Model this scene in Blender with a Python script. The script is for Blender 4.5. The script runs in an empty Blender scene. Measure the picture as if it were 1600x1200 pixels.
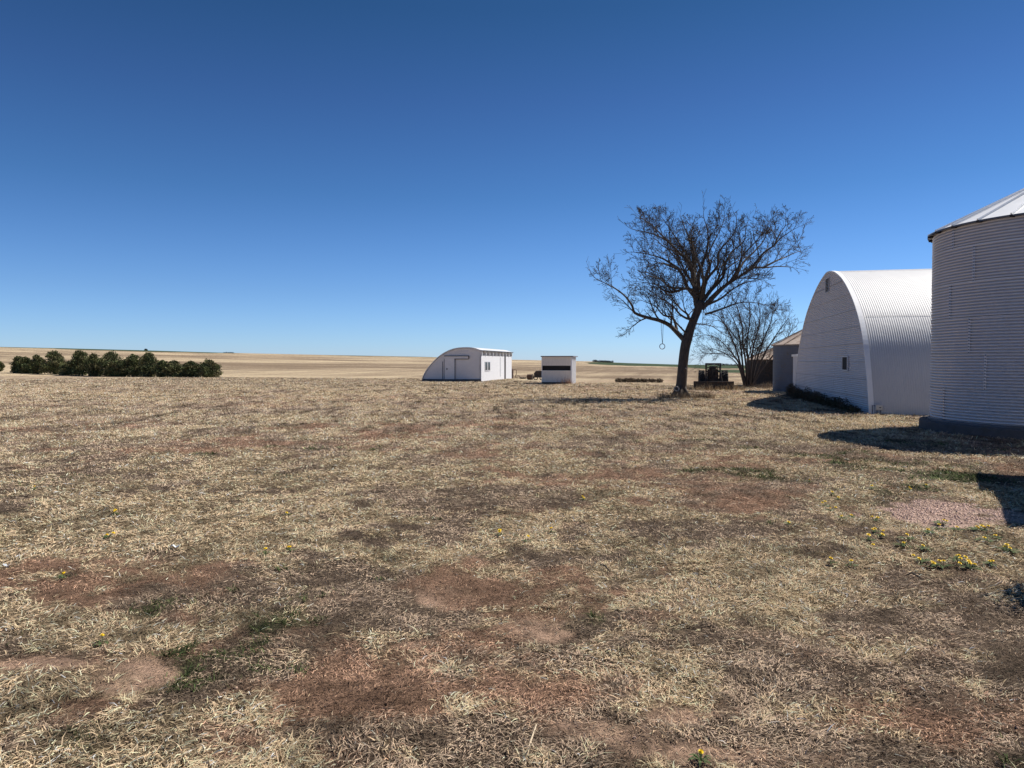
import bpy, bmesh, math, random
import numpy as np
from mathutils import Vector, Matrix
sc = bpy.context.scene
R = math.radians
# ------------------------------------------------------------------ camera
FPX = 1110.0; EYE = 1.65; TILT = math.atan(34/FPX)
cam = bpy.data.cameras.new('camera'); camo = bpy.data.objects.new('camera', cam)
sc.collection.objects.link(camo); sc.camera = camo
cam.sensor_width = 36; cam.lens = FPX/1600*36; cam.clip_start = .05; cam.clip_end = 9000
camo.location = (0, 0, EYE); camo.rotation_euler = (math.pi/2-TILT, 0, 0)
# ------------------------------------------------------------------ sky, sun, exposure
SUN_EL = 51.0
SX, SY = .89, .455                                   # horizontal direction towards the sun
sun_az = math.atan2(SX, SY)                          # clockwise from +Y
w = bpy.data.worlds.new('World'); sc.world = w; w.use_nodes = True
nt = w.node_tree; bg = nt.nodes['Background']
sky = nt.nodes.new('ShaderNodeTexSky'); sky.sky_type = 'NISHITA'; sky.sun_disc = False
sky.sun_elevation = R(SUN_EL); sky.sun_rotation = sun_az
sky.altitude = 1400; sky.air_density = 1.25; sky.dust_density = .15; sky.ozone_density = 3.5
# clear high-plains air: deeper blue overhead, pale blue instead of yellow at the horizon
tcw = nt.nodes.new('ShaderNodeTexCoord'); sx_ = nt.nodes.new('ShaderNodeSeparateXYZ'); cr = nt.nodes.new('ShaderNodeValToRGB'); mxw = nt.nodes.new('ShaderNodeVectorMath'); mxw.operation = 'MULTIPLY'; scw = nt.nodes.new('ShaderNodeVectorMath'); scw.operation = 'SCALE'; scw.inputs['Scale'].default_value = 2.0
nt.links.new(tcw.outputs['Generated'], sx_.inputs[0]); nt.links.new(sx_.outputs['Z'], cr.inputs[0])
el = cr.color_ramp.elements; stops = [(.0, (.76, 1.07, 1.84)), (.0235, (.72, 1.055, 1.766)), (.095, (.597, .886, 1.416)), (.223, (.391, .684, 1.059)), (.34, (.315, .539, .858)), (.439, (.223, .458, .686)), (.8, (.2, .42, .62))]
while len(el) < len(stops): el.new(.5)
for e_, (p_, c_) in zip(el, stops): e_.position = p_; e_.color = (c_[0]/2, c_[1]/2, c_[2]/2, 1)
nt.links.new(cr.outputs[0], scw.inputs[0]); nt.links.new(scw.outputs[0], mxw.inputs[0]); nt.links.new(sky.outputs[0], mxw.inputs[1])
nt.links.new(mxw.outputs[0], bg.inputs[0]); bg.inputs[1].default_value = .0635
sl = bpy.data.lights.new('sun', 'SUN'); sl.energy = 5.0; sl.angle = R(.53); sl.color = (1, .94, .85)
so = bpy.data.objects.new('sun', sl); sc.collection.objects.link(so)
sdir = Vector((SX*math.cos(R(SUN_EL)), SY*math.cos(R(SUN_EL)), math.sin(R(SUN_EL))))
so.rotation_euler = sdir.to_track_quat('Z', 'Y').to_euler(); so.location = (60, 30, 80)
sc.view_settings.view_transform = 'Standard'; sc.view_settings.look = 'None'
sc.view_settings.exposure = 0.42; sc.view_settings.gamma = 1
# ------------------------------------------------------------------ measuring helpers (photo pixel -> place)
cF = Vector((0, math.cos(TILT), -math.sin(TILT))); cU = Vector((0, math.sin(TILT), math.cos(TILT)))
C0 = Vector((0, 0, EYE))
def ray(x, y): return cF + Vector((1, 0, 0))*((x-800)/FPX) + cU*((600-y)/FPX)
def G(x, y, z=0.0):
    r = ray(x, y); return C0 + r*((z-EYE)/r.z)
def P(x, y, Y):
    r = ray(x, y); return C0 + r*(Y/r.y)
YAW = math.atan(240/FPX)
e1 = Vector((math.cos(YAW), -math.sin(YAW), 0)); e2 = Vector((math.sin(YAW), math.cos(YAW), 0)); ez = Vector((0, 0, 1))
# ------------------------------------------------------------------ noise
def hash2(ix, iy, seed):
    n = (ix.astype(np.int64)*374761393 + iy.astype(np.int64)*668265263 + seed*1442695041) & 0xffffffff
    n = ((n ^ (n >> 13))*1274126177) & 0xffffffff
    return ((n ^ (n >> 16)) & 0xffffff)/float(0xffffff)
def vnoise(x, y, seed=0):
    ix = np.floor(x); iy = np.floor(y); fx = x-ix; fy = y-iy
    fx = fx*fx*(3-2*fx); fy = fy*fy*(3-2*fy)
    a = hash2(ix, iy, seed); b = hash2(ix+1, iy, seed); c = hash2(ix, iy+1, seed); d = hash2(ix+1, iy+1, seed)
    return (a*(1-fx)+b*fx)*(1-fy)+(c*(1-fx)+d*fx)*fy
def fbm(x, y, oct=4, seed=0):
    s = 0; a = .5; t = 0
    for i in range(oct):
        s = s+a*vnoise(x*2**i+17.3*i, y*2**i+5.1*i, seed+i*7); t += a; a *= .55
    return s/t
def sstep(a, b, x):
    t = np.clip((x-a)/(b-a), 0, 1); return t*t*(3-2*t)
# ------------------------------------------------------------------ mesh builder
class MB:
    def __init__(s): s.v = []; s.f = []
    def add(s, vs, fs):
        n = len(s.v); s.v += [tuple(v) for v in vs]; s.f += [tuple(i+n for i in f) for f in fs]
    def box(s, o, a, b, c, mn, mx):
        """box in the frame o, axes a b c, from mn to mx"""
        vs = []
        for k in (mn[2], mx[2]):
            for i, j in ((mn[0], mn[1]), (mx[0], mn[1]), (mx[0], mx[1]), (mn[0], mx[1])):
                vs.append(o+a*i+b*j+c*k)
        s.add(vs, [(0, 3, 2, 1), (4, 5, 6, 7), (0, 1, 5, 4), (1, 2, 6, 5), (2, 3, 7, 6), (3, 0, 4, 7)])
    def abox(s, x0, x1, y0, y1, z0, z1):
        s.box(Vector((0, 0, 0)), Vector((1, 0, 0)), Vector((0, 1, 0)), ez, (x0, y0, z0), (x1, y1, z1))
    def tube(s, pts, rad, n=8, cap=True):
        pts = [Vector(p) for p in pts]
        if not hasattr(rad, '__len__'): rad = [rad]*len(pts)
        rings = []; up = None; base = len(s.v)
        for i, p in enumerate(pts):
            d = (pts[min(i+1, len(pts)-1)]-pts[max(i-1, 0)])
            if d.length < 1e-9: d = Vector((0, 0, 1))
            d.normalize()
            if up is None:
                up = d.orthogonal().normalized()
            up = (up-d*up.dot(d))
            up = up.normalized() if up.length > 1e-6 else d.orthogonal().normalized()
            q = d.cross(up)
            for k in range(n):
                a = 2*math.pi*k/n
                s.v.append(tuple(p+(up*math.cos(a)+q*math.sin(a))*rad[i]))
        for i in range(len(pts)-1):
            for k in range(n):
                a = base+i*n+k; b = base+i*n+(k+1) % n
                s.f.append((a, b, b+n, a+n))
        if cap:
            s.f.append(tuple(base+k for k in reversed(range(n))))
            s.f.append(tuple(base+(len(pts)-1)*n+k for k in range(n)))
    def lathe(s, c, prof, n=24, axis='z', cap=True):
        """prof list of (radius, height)"""
        c = Vector(c)
        if axis == 'z': A, B, D = Vector((1, 0, 0)), Vector((0, 1, 0)), Vector((0, 0, 1))
        else: D = Vector(axis).normalized(); A = D.orthogonal().normalized(); B = D.cross(A)
        base = len(s.v)
        for r, h in prof:
            for k in range(n):
                a = 2*math.pi*k/n; s.v.append(tuple(c+A*(r*math.cos(a))+B*(r*math.sin(a))+D*h))
        for i in range(len(prof)-1):
            for k in range(n):
                a = base+i*n+k; b = base+i*n+(k+1) % n
                s.f.append((a, b, b+n, a+n))
        if cap:
            s.f.append(tuple(base+k for k in reversed(range(n)))); s.f.append(tuple(base+(len(prof)-1)*n+k for k in range(n)))
    def prism(s, pts, d):
        """closed outline pts extruded by vector d"""
        n = len(pts); pts = [Vector(p) for p in pts]
        s.add(pts+[p+d for p in pts], [tuple(reversed(range(n))), tuple(range(n, 2*n))]+[(i, (i+1) % n, (i+1) % n+n, i+n) for i in range(n)])
    def build(s, name, m, parent=None, smooth=False, bevel=0):
        me = bpy.data.meshes.new(name); me.from_pydata(s.v, [], s.f)
        if smooth:
            me.polygons.foreach_set('use_smooth', [True]*len(me.polygons))
        bm = bmesh.new(); bm.from_mesh(me); bmesh.ops.recalc_face_normals(bm, faces=bm.faces); bm.to_mesh(me); bm.free()
        if m: me.materials.append(m)
        o = bpy.data.objects.new(name, me); sc.collection.objects.link(o)
        if parent is not None:
            o.parent = parent; o.matrix_parent_inverse = parent.matrix_basis.inverted()
        if bevel:
            b = o.modifiers.new('bevel', 'BEVEL'); b.width = bevel; b.segments = 2; b.limit_method = 'ANGLE'
        return o
def tag(o, label=None, cat=None, group=None, kind=None):
    if label: o['label'] = label
    if cat: o['category'] = cat
    if group: o['group'] = group
    if kind: o['kind'] = kind
    return o
def empty(name, loc, label, cat, group=None):
    o = bpy.data.objects.new(name, None); o.empty_display_size = .2; sc.collection.objects.link(o)
    o.location = loc; o.matrix_basis = Matrix.Translation(loc); return tag(o, label, cat, group)
# ------------------------------------------------------------------ materials
def mat(name, col, rough=.7, metal=0, var=.15, vscale=3., var2=None, bump=0, bscale=20., spec=.5, stretch=None, dirt=None):
    """procedural: base colour modulated by two noises, optional second colour patches"""
    m = bpy.data.materials.new(name); m.use_nodes = True; t = m.node_tree; b = t.nodes['Principled BSDF']
    b.inputs['Roughness'].default_value = rough; b.inputs['Metallic'].default_value = metal; b.inputs['Specular IOR Level'].default_value = spec
    tc = t.nodes.new('ShaderNodeTexCoord'); mp = t.nodes.new('ShaderNodeMapping')
    t.links.new(tc.outputs['Object'], mp.inputs[0])
    if stretch: mp.inputs['Scale'].default_value = stretch
    n1 = t.nodes.new('ShaderNodeTexNoise'); n1.inputs['Scale'].default_value = vscale; n1.inputs['Detail'].default_value = 8; n1.inputs['Roughness'].default_value = .65
    t.links.new(mp.outputs[0], n1.inputs['Vector'])
    rp = t.nodes.new('ShaderNodeValToRGB'); rp.color_ramp.elements[0].position = .3; rp.color_ramp.elements[1].position = .7
    lo = [c*(1-var) for c in col]; hi = [min(1, c*(1+var)) for c in col]
    rp.color_ramp.elements[0].color = (*lo, 1); rp.color_ramp.elements[1].color = (*hi, 1)
    t.links.new(n1.outputs[0], rp.inputs[0]); out = rp.outputs[0]
    if dirt:
        dc, amt, ds = dirt
        n2 = t.nodes.new('ShaderNodeTexNoise'); n2.inputs['Scale'].default_value = ds; n2.inputs['Detail'].default_value = 10; n2.inputs['Roughness'].default_value = .7
        t.links.new(mp.outputs[0], n2.inputs['Vector'])
        r2 = t.nodes.new('ShaderNodeValToRGB'); r2.color_ramp.elements[0].position = .62-amt*.3; r2.color_ramp.elements[1].position = .72-amt*.3
        t.links.new(n2.outputs[0], r2.inputs[0])
        mx = t.nodes.new('ShaderNodeMix'); mx.data_type = 'RGBA'; mx.inputs[7].default_value = (*dc, 1)
        t.links.new(r2.outputs[0], mx.inputs[0]); t.links.new(out, mx.inputs[6]); out = mx.outputs[2]
    t.links.new(out, b.inputs['Base Color'])
    if bump:
        nb = t.nodes.new('ShaderNodeTexNoise'); nb.inputs['Scale'].default_value = bscale; nb.inputs['Detail'].default_value = 4
        t.links.new(mp.outputs[0], nb.inputs['Vector'])
        bp = t.nodes.new('ShaderNodeBump'); bp.inputs['Strength'].default_value = 1; bp.inputs['Distance'].default_value = bump
        t.links.new(nb.outputs[0], bp.inputs['Height']); t.links.new(bp.outputs[0], b.inputs['Normal'])
    return m
def attr_mat(name, rough=.9, var=.25, scale=8.):
    m = bpy.data.materials.new(name); m.use_nodes = True; t = m.node_tree; b = t.nodes['Principled BSDF']
    b.inputs['Roughness'].default_value = rough; b.inputs['Specular IOR Level'].default_value = .15
    a = t.nodes.new('ShaderNodeAttribute'); a.attribute_name = 'col'
    tc = t.nodes.new('ShaderNodeTexCoord'); n = t.nodes.new('ShaderNodeTexNoise'); n.inputs['Scale'].default_value = scale; n.inputs['Detail'].default_value = 4
    t.links.new(tc.outputs['Object'], n.inputs['Vector'])
    mr = t.nodes.new('ShaderNodeMapRange'); mr.inputs[1].default_value = .3; mr.inputs[2].default_value = .7; mr.inputs[3].default_value = 1-var; mr.inputs[4].default_value = 1+var
    t.links.new(n.outputs[0], mr.inputs[0])
    vm = t.nodes.new('ShaderNodeVectorMath'); vm.operation = 'SCALE'; t.links.new(a.outputs['Color'], vm.inputs[0]); t.links.new(mr.outputs[0], vm.inputs['Scale'])
    t.links.new(vm.outputs[0], b.inputs['Base Color']); return m
# ------------------------------------------------------------------ terrain
HZ = [(-200, 545), (0, 546.5), (100, 547.5), (230, 549.5), (340, 552), (660, 557.5), (800, 562.0), (920, 564.5), (980, 567.2), (1060, 569.5), (1160, 570.5), (1600, 572)]
RH = 1500.0; RL = 95.0
def horizon_slope(x, y):
    px = 800+FPX*x/np.maximum(y, 1e-3)
    px = np.where(y <= 0.05*np.abs(x), np.where(x > 0, 1600, -200), px); px = np.clip(px, -200, 1600)
    return (566-np.interp(px, [h[0] for h in HZ], [h[1] for h in HZ]))/FPX, px
def terrain_z(x, y):
    r = np.hypot(x, y); s, _ = horizon_slope(x, y)
    zH = EYE+s*RH
    t = np.clip((r-RL)/(RH-RL), 0, 1)
    z = zH*t - np.clip(r-RH, 0, None)*.03
    und = (fbm(x/60., y/60., 3, 5)-.5)*1.2*sstep(110, 300, r)*(1-sstep(900, 1400, r))
    near = ((fbm(x/1.3, y/1.3, 4, 11)-.5)*.10+(fbm(x/.35, y/.35, 2, 12)-.5)*.035)*(1-sstep(30, 80, r))+(fbm(x/.17, y/.17, 2, 13)-.5)*.022*(1-sstep(6, 14, r))
    return z+und+near
def gz(x, y): return float(terrain_z(np.array([x]), np.array([y]))[0])
# lawn patches: (photo x, photo y, half-width px, half-height px, kind, strength)
KIND = dict(straw=0, grey=1, brown=2, soil=3, green=4, gravel=5)
PATCH = [(150,835,230,45,'straw',.9),(300,870,140,26,'straw',.7),(850,716,80,14,'straw',.8),(990,812,160,36,'straw',.7),(330,790,220,34,'straw',.5),(520,660,150,10,'straw',.5),
 (900,770,160,22,'straw',.4),(700,780,150,22,'grey',.5),(300,640,300,12,'grey',.5),(100,680,160,16,'brown',.6),(60,735,120,20,'brown',.5),(450,725,60,8,'brown',.4),
 (210,885,190,14,'brown',1),(60,915,100,14,'brown',.8),(330,905,90,14,'brown',.7),(760,905,250,44,'brown',.9),(700,1010,200,50,'brown',.8),(600,1085,150,45,'brown',1),(700,930,90,18,'soil',.9),(820,985,110,34,'soil',.7),(420,1140,160,30,'grey',.5),
 (640,1010,50,18,'soil',.8),(200,1050,75,28,'soil',.6),(30,1050,60,20,'soil',.9),(1000,1150,190,55,'soil',.8),(1480,1150,60,34,'brown',1),(1240,1010,160,30,'brown',.6),(1180,790,60,12,'brown',.9),(1130,780,70,8,'brown',.7),(1160,1180,200,40,'soil',.8),(1050,1120,90,25,'soil',.7),(230,1060,70,22,'soil',.8),(1400,1050,180,40,'grey',.6),(1300,1110,120,40,'brown',.5),(900,1080,150,40,'brown',.5),(850,940,180,30,'brown',.5),(960,1000,160,30,'grey',.4),(1160,940,150,30,'straw',.2),
 (1050,880,250,60,'straw',.25),(1462,797,150,20,'gravel',3.2),(820,1060,300,70,'brown',.55),(900,1010,120,24,'soil',.6),(1120,1110,160,40,'soil',.55),(560,940,120,24,'soil',.6),(1500,1120,120,40,'brown',.5),(1350,700,250,14,'green',.4),(1420,770,160,12,'green',.4),(850,760,60,8,'green',.4),(1300,850,120,20,'green',.25),(580,697,130,9,'green',.5),(1020,706,140,8,'green',.3),(470,745,70,9,'green',.5),(60,745,90,12,'green',.35),(750,820,140,14,'green',.3),(460,980,110,22,'green',.55),(270,955,90,20,'green',.5),
 (350,1045,150,36,'green',.6),(180,1165,120,34,'green',.7),(640,1170,70,22,'green',.4),(840,1090,60,22,'green',.4),(900,1000,60,20,'green',.3),(1330,735,190,28,'green',.55),(1520,752,90,16,'green',.6),(1480,865,110,32,'green',.35),(1130,742,110,16,'green',.25),(1340,790,90,22,'green',.35),(1520,700,140,12,'green',.3),
 (1200,700,160,12,'grey',.4),(900,690,200,14,'grey',.4),(620,640,400,10,'grey',.3),(1400,960,150,40,'grey',.4),(1100,1000,120,30,'grey',.3),(100,985,140,26,'straw',.8),(340,950,60,16,'straw',.8),(240,1000,60,14,'straw',.6),(120,1070,150,20,'straw',.8),(330,985,50,18,'straw',.6),(250,1130,100,26,'straw',.6),(700,1050,60,24,'straw',.7),(730,1110,40,20,'straw',.7),(620,1180,90,20,'straw',.6),(1050,965,40,10,'straw',.7),(1380,1130,80,30,'straw',.5),(1430,930,60,14,'straw',.6),(1560,920,60,20,'straw',.5),(1430,1180,150,40,'grey',.6),(1300,690,60,6,'straw',.4),(1400,661,60,5,'straw',.8)]
def lawn_weights(x, y):
    """weights of the six kinds of cover at world points"""
    x = np.asarray(x, float); y = np.asarray(y, float)
    r = np.hypot(x, y)
    n1 = fbm(x/2.6, y/2.6, 4, 31); n2 = fbm(x/.75+9, y/.75, 4, 41); n3 = fbm(x/5.5, y/5.5, 3, 51); n4 = fbm(x/1.7+3, y/1.7, 4, 61)
    n5 = fbm(x/.3+3, y/.3, 3, 71); n6 = fbm(x/.11, y/.11, 2, 75)-.5; n7 = fbm(x/.42+8, y/.42, 3, 76)-.5
    W = np.zeros((6,)+x.shape)
    W[0] = .52+1.7*(n1-.5)+1.9*(n2-.5)+1.5*(n5-.5)+.7*n6
    W[1] = .50+1.4*(n4-.5)-1.4*(n2-.5)-.8*(n5-.5)-.9*n6+1.0*n7
    W[2] = .20+1.9*(n3-.5)-1.1*(n1-.5)-.5*(n5-.5)-.6*n6-.9*n7
    W[3] = -.12+1.3*(n3-.5)+.9*(n4-.5)-.5*(n5-.5)+.6*n7
    W[4] = -.07+1.9*(fbm(x/.9+40, y/.9+4, 4, 81)-.5)+.5*(n4-.5)+1.3*n7
    W[5] = -1.
    far = sstep(16, 30, r)
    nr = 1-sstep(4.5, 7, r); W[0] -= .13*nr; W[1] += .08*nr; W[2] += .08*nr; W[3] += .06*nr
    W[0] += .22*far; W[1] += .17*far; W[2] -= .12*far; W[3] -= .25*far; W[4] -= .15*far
    warp = (fbm(x/.9+70, y/.9, 4, 91)-.5)+.55*(fbm(x/.25+70, y/.25, 3, 92)-.5)
    for px, py, rx, ry, k, s in PATCH:
        c = G(px, py); sx = rx*c.y/FPX; sy = abs(G(px, py-ry).y-G(px, py+ry).y)/2
        d = np.sqrt(((x-c.x)/sx)**2+((y-c.y)/sy)**2)+warp*1.9
        g = np.clip(1.35-d, 0, 1); g = g*g*(3-2*g)
        W[KIND[k]] += s*g*(1.5 if k == 'soil' else .85 if k == 'green' else .95 if k == 'brown' else .75 if k == 'grey' else 1.15)
    W = np.clip(W, 0, None)**4.2
    return W/(W.sum(0)+1e-6)
COLS = np.array([(.36,.275,.175), (.205,.15,.11), (.24,.148,.10), (.44,.295,.21), (.09,.095,.05), (.50,.355,.29)])
def field_boundary(x):     # distance at which the mown yard ends and the stubble starts
    return np.interp(x, [-90, -50, -20, -6, 4, 12, 20, 60], [84, 84, 74, 74, 58, 52, 52, 60])+(fbm(x/3., x*0+2, 3, 9)-.5)*5
def terrain_colour(x, y):
    W = lawn_weights(x, y); r = np.hypot(x, y); _, px = horizon_slope(x, y)
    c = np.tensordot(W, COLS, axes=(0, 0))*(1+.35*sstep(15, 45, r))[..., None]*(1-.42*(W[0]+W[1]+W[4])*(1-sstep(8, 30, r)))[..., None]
    # blurred grey strip along the far edge of the yard
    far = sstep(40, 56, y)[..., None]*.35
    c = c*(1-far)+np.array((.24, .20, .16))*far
    # rows of the stubble run along the farm's own axis
    u = x*e1.x+y*e1.y; v = x*e2.x+y*e2.y
    a = fbm(u/1.2, v/25., 3, 101); b = fbm(u/40., v/14., 4, 111); d = fbm(u/120.+3, v/45., 3, 121)
    row = .5+.5*np.sin(u*2*math.pi/1.5+3*vnoise(u/9, v/30, 3)); strip = .5+.5*np.sin(v*2*math.pi/(26+0*v)+5*fbm(u/90, v/60, 2, 4))
    right = sstep(-5, 25, u)
    m = np.clip(.5+2.0*(a-.5)*(.5+.7*right)+1.9*(b-.5)+1.5*(d-.5)+.45*(row-.5)*right*(1-sstep(150, 330, r))+.3*(strip-.5), 0, 1)[..., None]
    f = np.array((.20, .148, .10))*(1-m)+np.array((.47, .375, .25))*m
    # straw-pale ground around the sheds
    pale = np.exp(-(((x-1.5)/7)**2+((y-64)/9)**2))[..., None]
    f = f*(1-.6*pale)+np.array((.50, .42, .29))*.6*pale
    red = np.exp(-(((x-13)/8)**2+((y-62)/4)**2))[..., None]
    f = f*(1-.6*red)+np.array((.34, .23, .155))*.6*red
    # green wheat: a band on the far right, a thin one on the far left ridge
    lo = np.interp(px, [880, 920, 1060, 1105, 1118, 1165, 1600], [2000, 400, 262, 205, 122, 118, 118]); hi = np.interp(px, [880, 920, 980, 1600], [560, 620, 1700, 1700])
    gr = sstep(0, 1, (r/lo-1)*14)*sstep(0, 1, (hi/r-1)*14)*(px > 890)
    gr = gr*(1-.85*((r > 200)*(r < 262)*(px > 1108)))
    gl = np.interp(px, [0, 100, 230, 340, 400], [1150, 900, 800, 950, 1600])
    gr = np.maximum(gr, (px < 395)*sstep(0, 1, (r/gl-1)*8)*np.where(px < 90, .7, 1)); gm = np.interp(px, [480, 560, 650, 800], [0, .8, .8, 0])*sstep(1000, 1100, r)
    gr = np.maximum(gr, gm)[..., None]
    gn = (fbm(u/15, v/60, 3, 77))[..., None]
    f = f*(1-gr)+(np.array((.042, .062, .030))*(.8+.5*gn))*gr
    fb = field_boundary(x); k = sstep(-3, 3, y-fb+(fbm(x/2., y/4., 3, 8)-.5)*6)
    k = np.where(r > 100, 1, k)[..., None]
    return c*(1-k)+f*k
def make_ground():
    rr = [.25]
    while rr[-1] < 5200: rr.append(rr[-1]*1.0115+.002)
    rr = np.array(rr)
    th = np.concatenate([np.linspace(-180, -52, 65)[:-1], np.linspace(-52, 52, 521), np.linspace(52, 180, 65)[1:-1]])*math.pi/180
    A, B = np.meshgrid(rr, th, indexing='ij')
    X = A*np.sin(B); Y = A*np.cos(B); Z = terrain_z(X, Y)
    n, k = X.shape
    co = np.stack([X, Y, Z], -1).reshape(-1, 3)
    co = np.vstack([co, [[0, 0, gz(0, .01)]]])
    i, j = np.meshgrid(np.arange(n-1), np.arange(k), indexing='ij'); j2 = (j+1) % k
    q = np.stack([i*k+j, i*k+j2, (i+1)*k+j2, (i+1)*k+j], -1).reshape(-1, 4)
    tri = np.stack([np.full(k, n*k), (np.arange(k)+1) % k, np.arange(k)], -1)
    me = bpy.data.meshes.new('ground')
    nv = len(co); nl = q.size+tri.size; npoly = len(q)+len(tri)
    me.vertices.add(nv); me.vertices.foreach_set('co', co.ravel().astype(np.float32))
    me.loops.add(nl); me.loops.foreach_set('vertex_index', np.concatenate([q[:, ::-1].ravel(), tri[:, ::-1].ravel()]).astype(np.int32))
    me.polygons.add(npoly)
    st = np.concatenate([np.arange(len(q))*4, q.size+np.arange(len(tri))*3]).astype(np.int32)
    me.polygons.foreach_set('loop_start', st)
    me.polygons.foreach_set('use_smooth', np.ones(npoly, bool))
    me.update(calc_edges=True); me.validate()
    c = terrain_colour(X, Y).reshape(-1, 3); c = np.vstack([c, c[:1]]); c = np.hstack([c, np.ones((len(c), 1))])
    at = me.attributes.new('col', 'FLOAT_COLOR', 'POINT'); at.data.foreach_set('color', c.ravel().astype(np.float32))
    m = bpy.data.materials.new('dry_ground'); m.use_nodes = True; t = m.node_tree; b = t.nodes['Principled BSDF']
    b.inputs['Roughness'].default_value = .95; b.inputs['Specular IOR Level'].default_value = .08
    a = t.nodes.new('ShaderNodeAttribute'); a.attribute_name = 'col'
    g = t.nodes.new('ShaderNodeNewGeometry')
    def noise(scale, det=5, rough=.7):
        n = t.nodes.new('ShaderNodeTexNoise'); n.inputs['Scale'].default_value = scale; n.inputs['Detail'].default_value = det; n.inputs['Roughness'].default_value = rough
        t.links.new(g.outputs['Position'], n.inputs['Vector']); return n.outputs[0]
    def mr(src, lo, hi, a0=.25, a1=.75):
        r_ = t.nodes.new('ShaderNodeMapRange'); r_.inputs[1].default_value = a0; r_.inputs[2].default_value = a1; r_.inputs[3].default_value = lo; r_.inputs[4].default_value = hi
        t.links.new(src, r_.inputs[0]); return r_.outputs[0]
    def mul(x_, y_):
        q_ = t.nodes.new('ShaderNodeMath'); q_.operation = 'MULTIPLY'; t.links.new(x_, q_.inputs[0]); t.links.new(y_, q_.inputs[1]); return q_.outputs[0]
    f = mul(mul(mr(noise(60, 8, .85), .25, 1.75, .32, .68), mr(noise(8, 9, .8), .45, 1.55, .32, .68)), mr(noise(1.1, 7, .75), .72, 1.28, .32, .68))
    vm = t.nodes.new('ShaderNodeVectorMath'); vm.operation = 'SCALE'; t.links.new(a.outputs['Color'], vm.inputs[0]); t.links.new(f, vm.inputs['Scale'])
    t.links.new(vm.outputs[0], b.inputs['Base Color'])
    bp = t.nodes.new('ShaderNodeBump'); bp.inputs['Strength'].default_value = .8; bp.inputs['Distance'].default_value = .06
    t.links.new(noise(38, 8, .85), bp.inputs['Height']); t.links.new(bp.outputs[0], b.inputs['Normal'])
    me.materials.append(m)
    o = bpy.data.objects.new('ground', me); sc.collection.objects.link(o); tag(o, kind='structure')
make_ground()
# ------------------------------------------------------------------ grass
rng = np.random.default_rng(7)
def blades_object(name, base, az, length, width, lift, droop, col, label, cat='grass', kind='stuff'):
    """one mesh of curved blades; every array has one entry per blade"""
    n = len(length); d = np.stack([np.cos(az), np.sin(az)], -1); s = np.stack([-np.sin(az), np.cos(az)], -1)
    ca, sa = np.cos(lift), np.sin(lift)
    p0 = base
    p1 = base+np.concatenate([d*(length*.5*ca)[:, None], (length*.5*sa)[:, None]], 1)
    l2 = lift-droop; side = (rng.random(n)-.5)*.5*length
    p2 = p1+np.concatenate([d*(length*.5*np.cos(l2))[:, None]+s*side[:, None], (length*.5*np.sin(l2))[:, None]], 1)
    p2[:, 2] = np.maximum(p2[:, 2], base[:, 2]+.003)
    w3 = np.concatenate([s*(width/2)[:, None], np.zeros((n, 1))], 1)
    # a twist so that blades are never all flat to the sun
    w3[:, 2] = (rng.random(n)-.5)*width
    V = np.stack([p0-w3, p0+w3, p1+w3*.8, p1-w3*.8, p2], 1).reshape(-1, 3)
    b = np.arange(n)*5
    quads = np.stack([b, b+1, b+2, b+3], -1); tris = np.stack([b+3, b+2, b+4], -1)
    me = bpy.data.meshes.new(name)
    me.vertices.add(5*n); me.vertices.foreach_set('co', V.ravel().astype(np.float32))
    me.loops.add(7*n); me.loops.foreach_set('vertex_index', np.concatenate([quads.ravel(), tris.ravel()]).astype(np.int32))
    me.polygons.add(2*n); me.polygons.foreach_set('loop_start', np.concatenate([np.arange(n)*4, 4*n+np.arange(n)*3]).astype(np.int32))
    me.update(calc_edges=True)
    c = np.repeat(np.hstack([col, np.ones((n, 1))]), 5, axis=0)
    at = me.attributes.new('col', 'FLOAT_COLOR', 'POINT'); at.data.foreach_set('color', c.ravel().astype(np.float32))
    me.materials.append(GRASS)
    o = bpy.data.objects.new(name, me); sc.collection.objects.link(o); tag(o, label, cat, kind=kind); return o
GRASS = attr_mat('grass_blades', 1., .12, 12.); GRASS.node_tree.nodes['Principled BSDF'].inputs['Specular IOR Level'].default_value = .03
def pick_cols(W, n):
    cs = np.cumsum(W, 0); u = rng.random(n); k = (u[None] > cs).sum(0).clip(0, 5)
    blade = np.array([(.68,.515,.335), (.37,.28,.20), (.27,.17,.115), (.38,.26,.175), (.10,.12,.05), (.42,.30,.23)])
    c = blade[k]*np.exp(.42*rng.standard_normal((n, 1))-.06)*(1+.015*rng.standard_normal((n, 3)))
    return k, np.clip(c, .01, .8)
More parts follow.
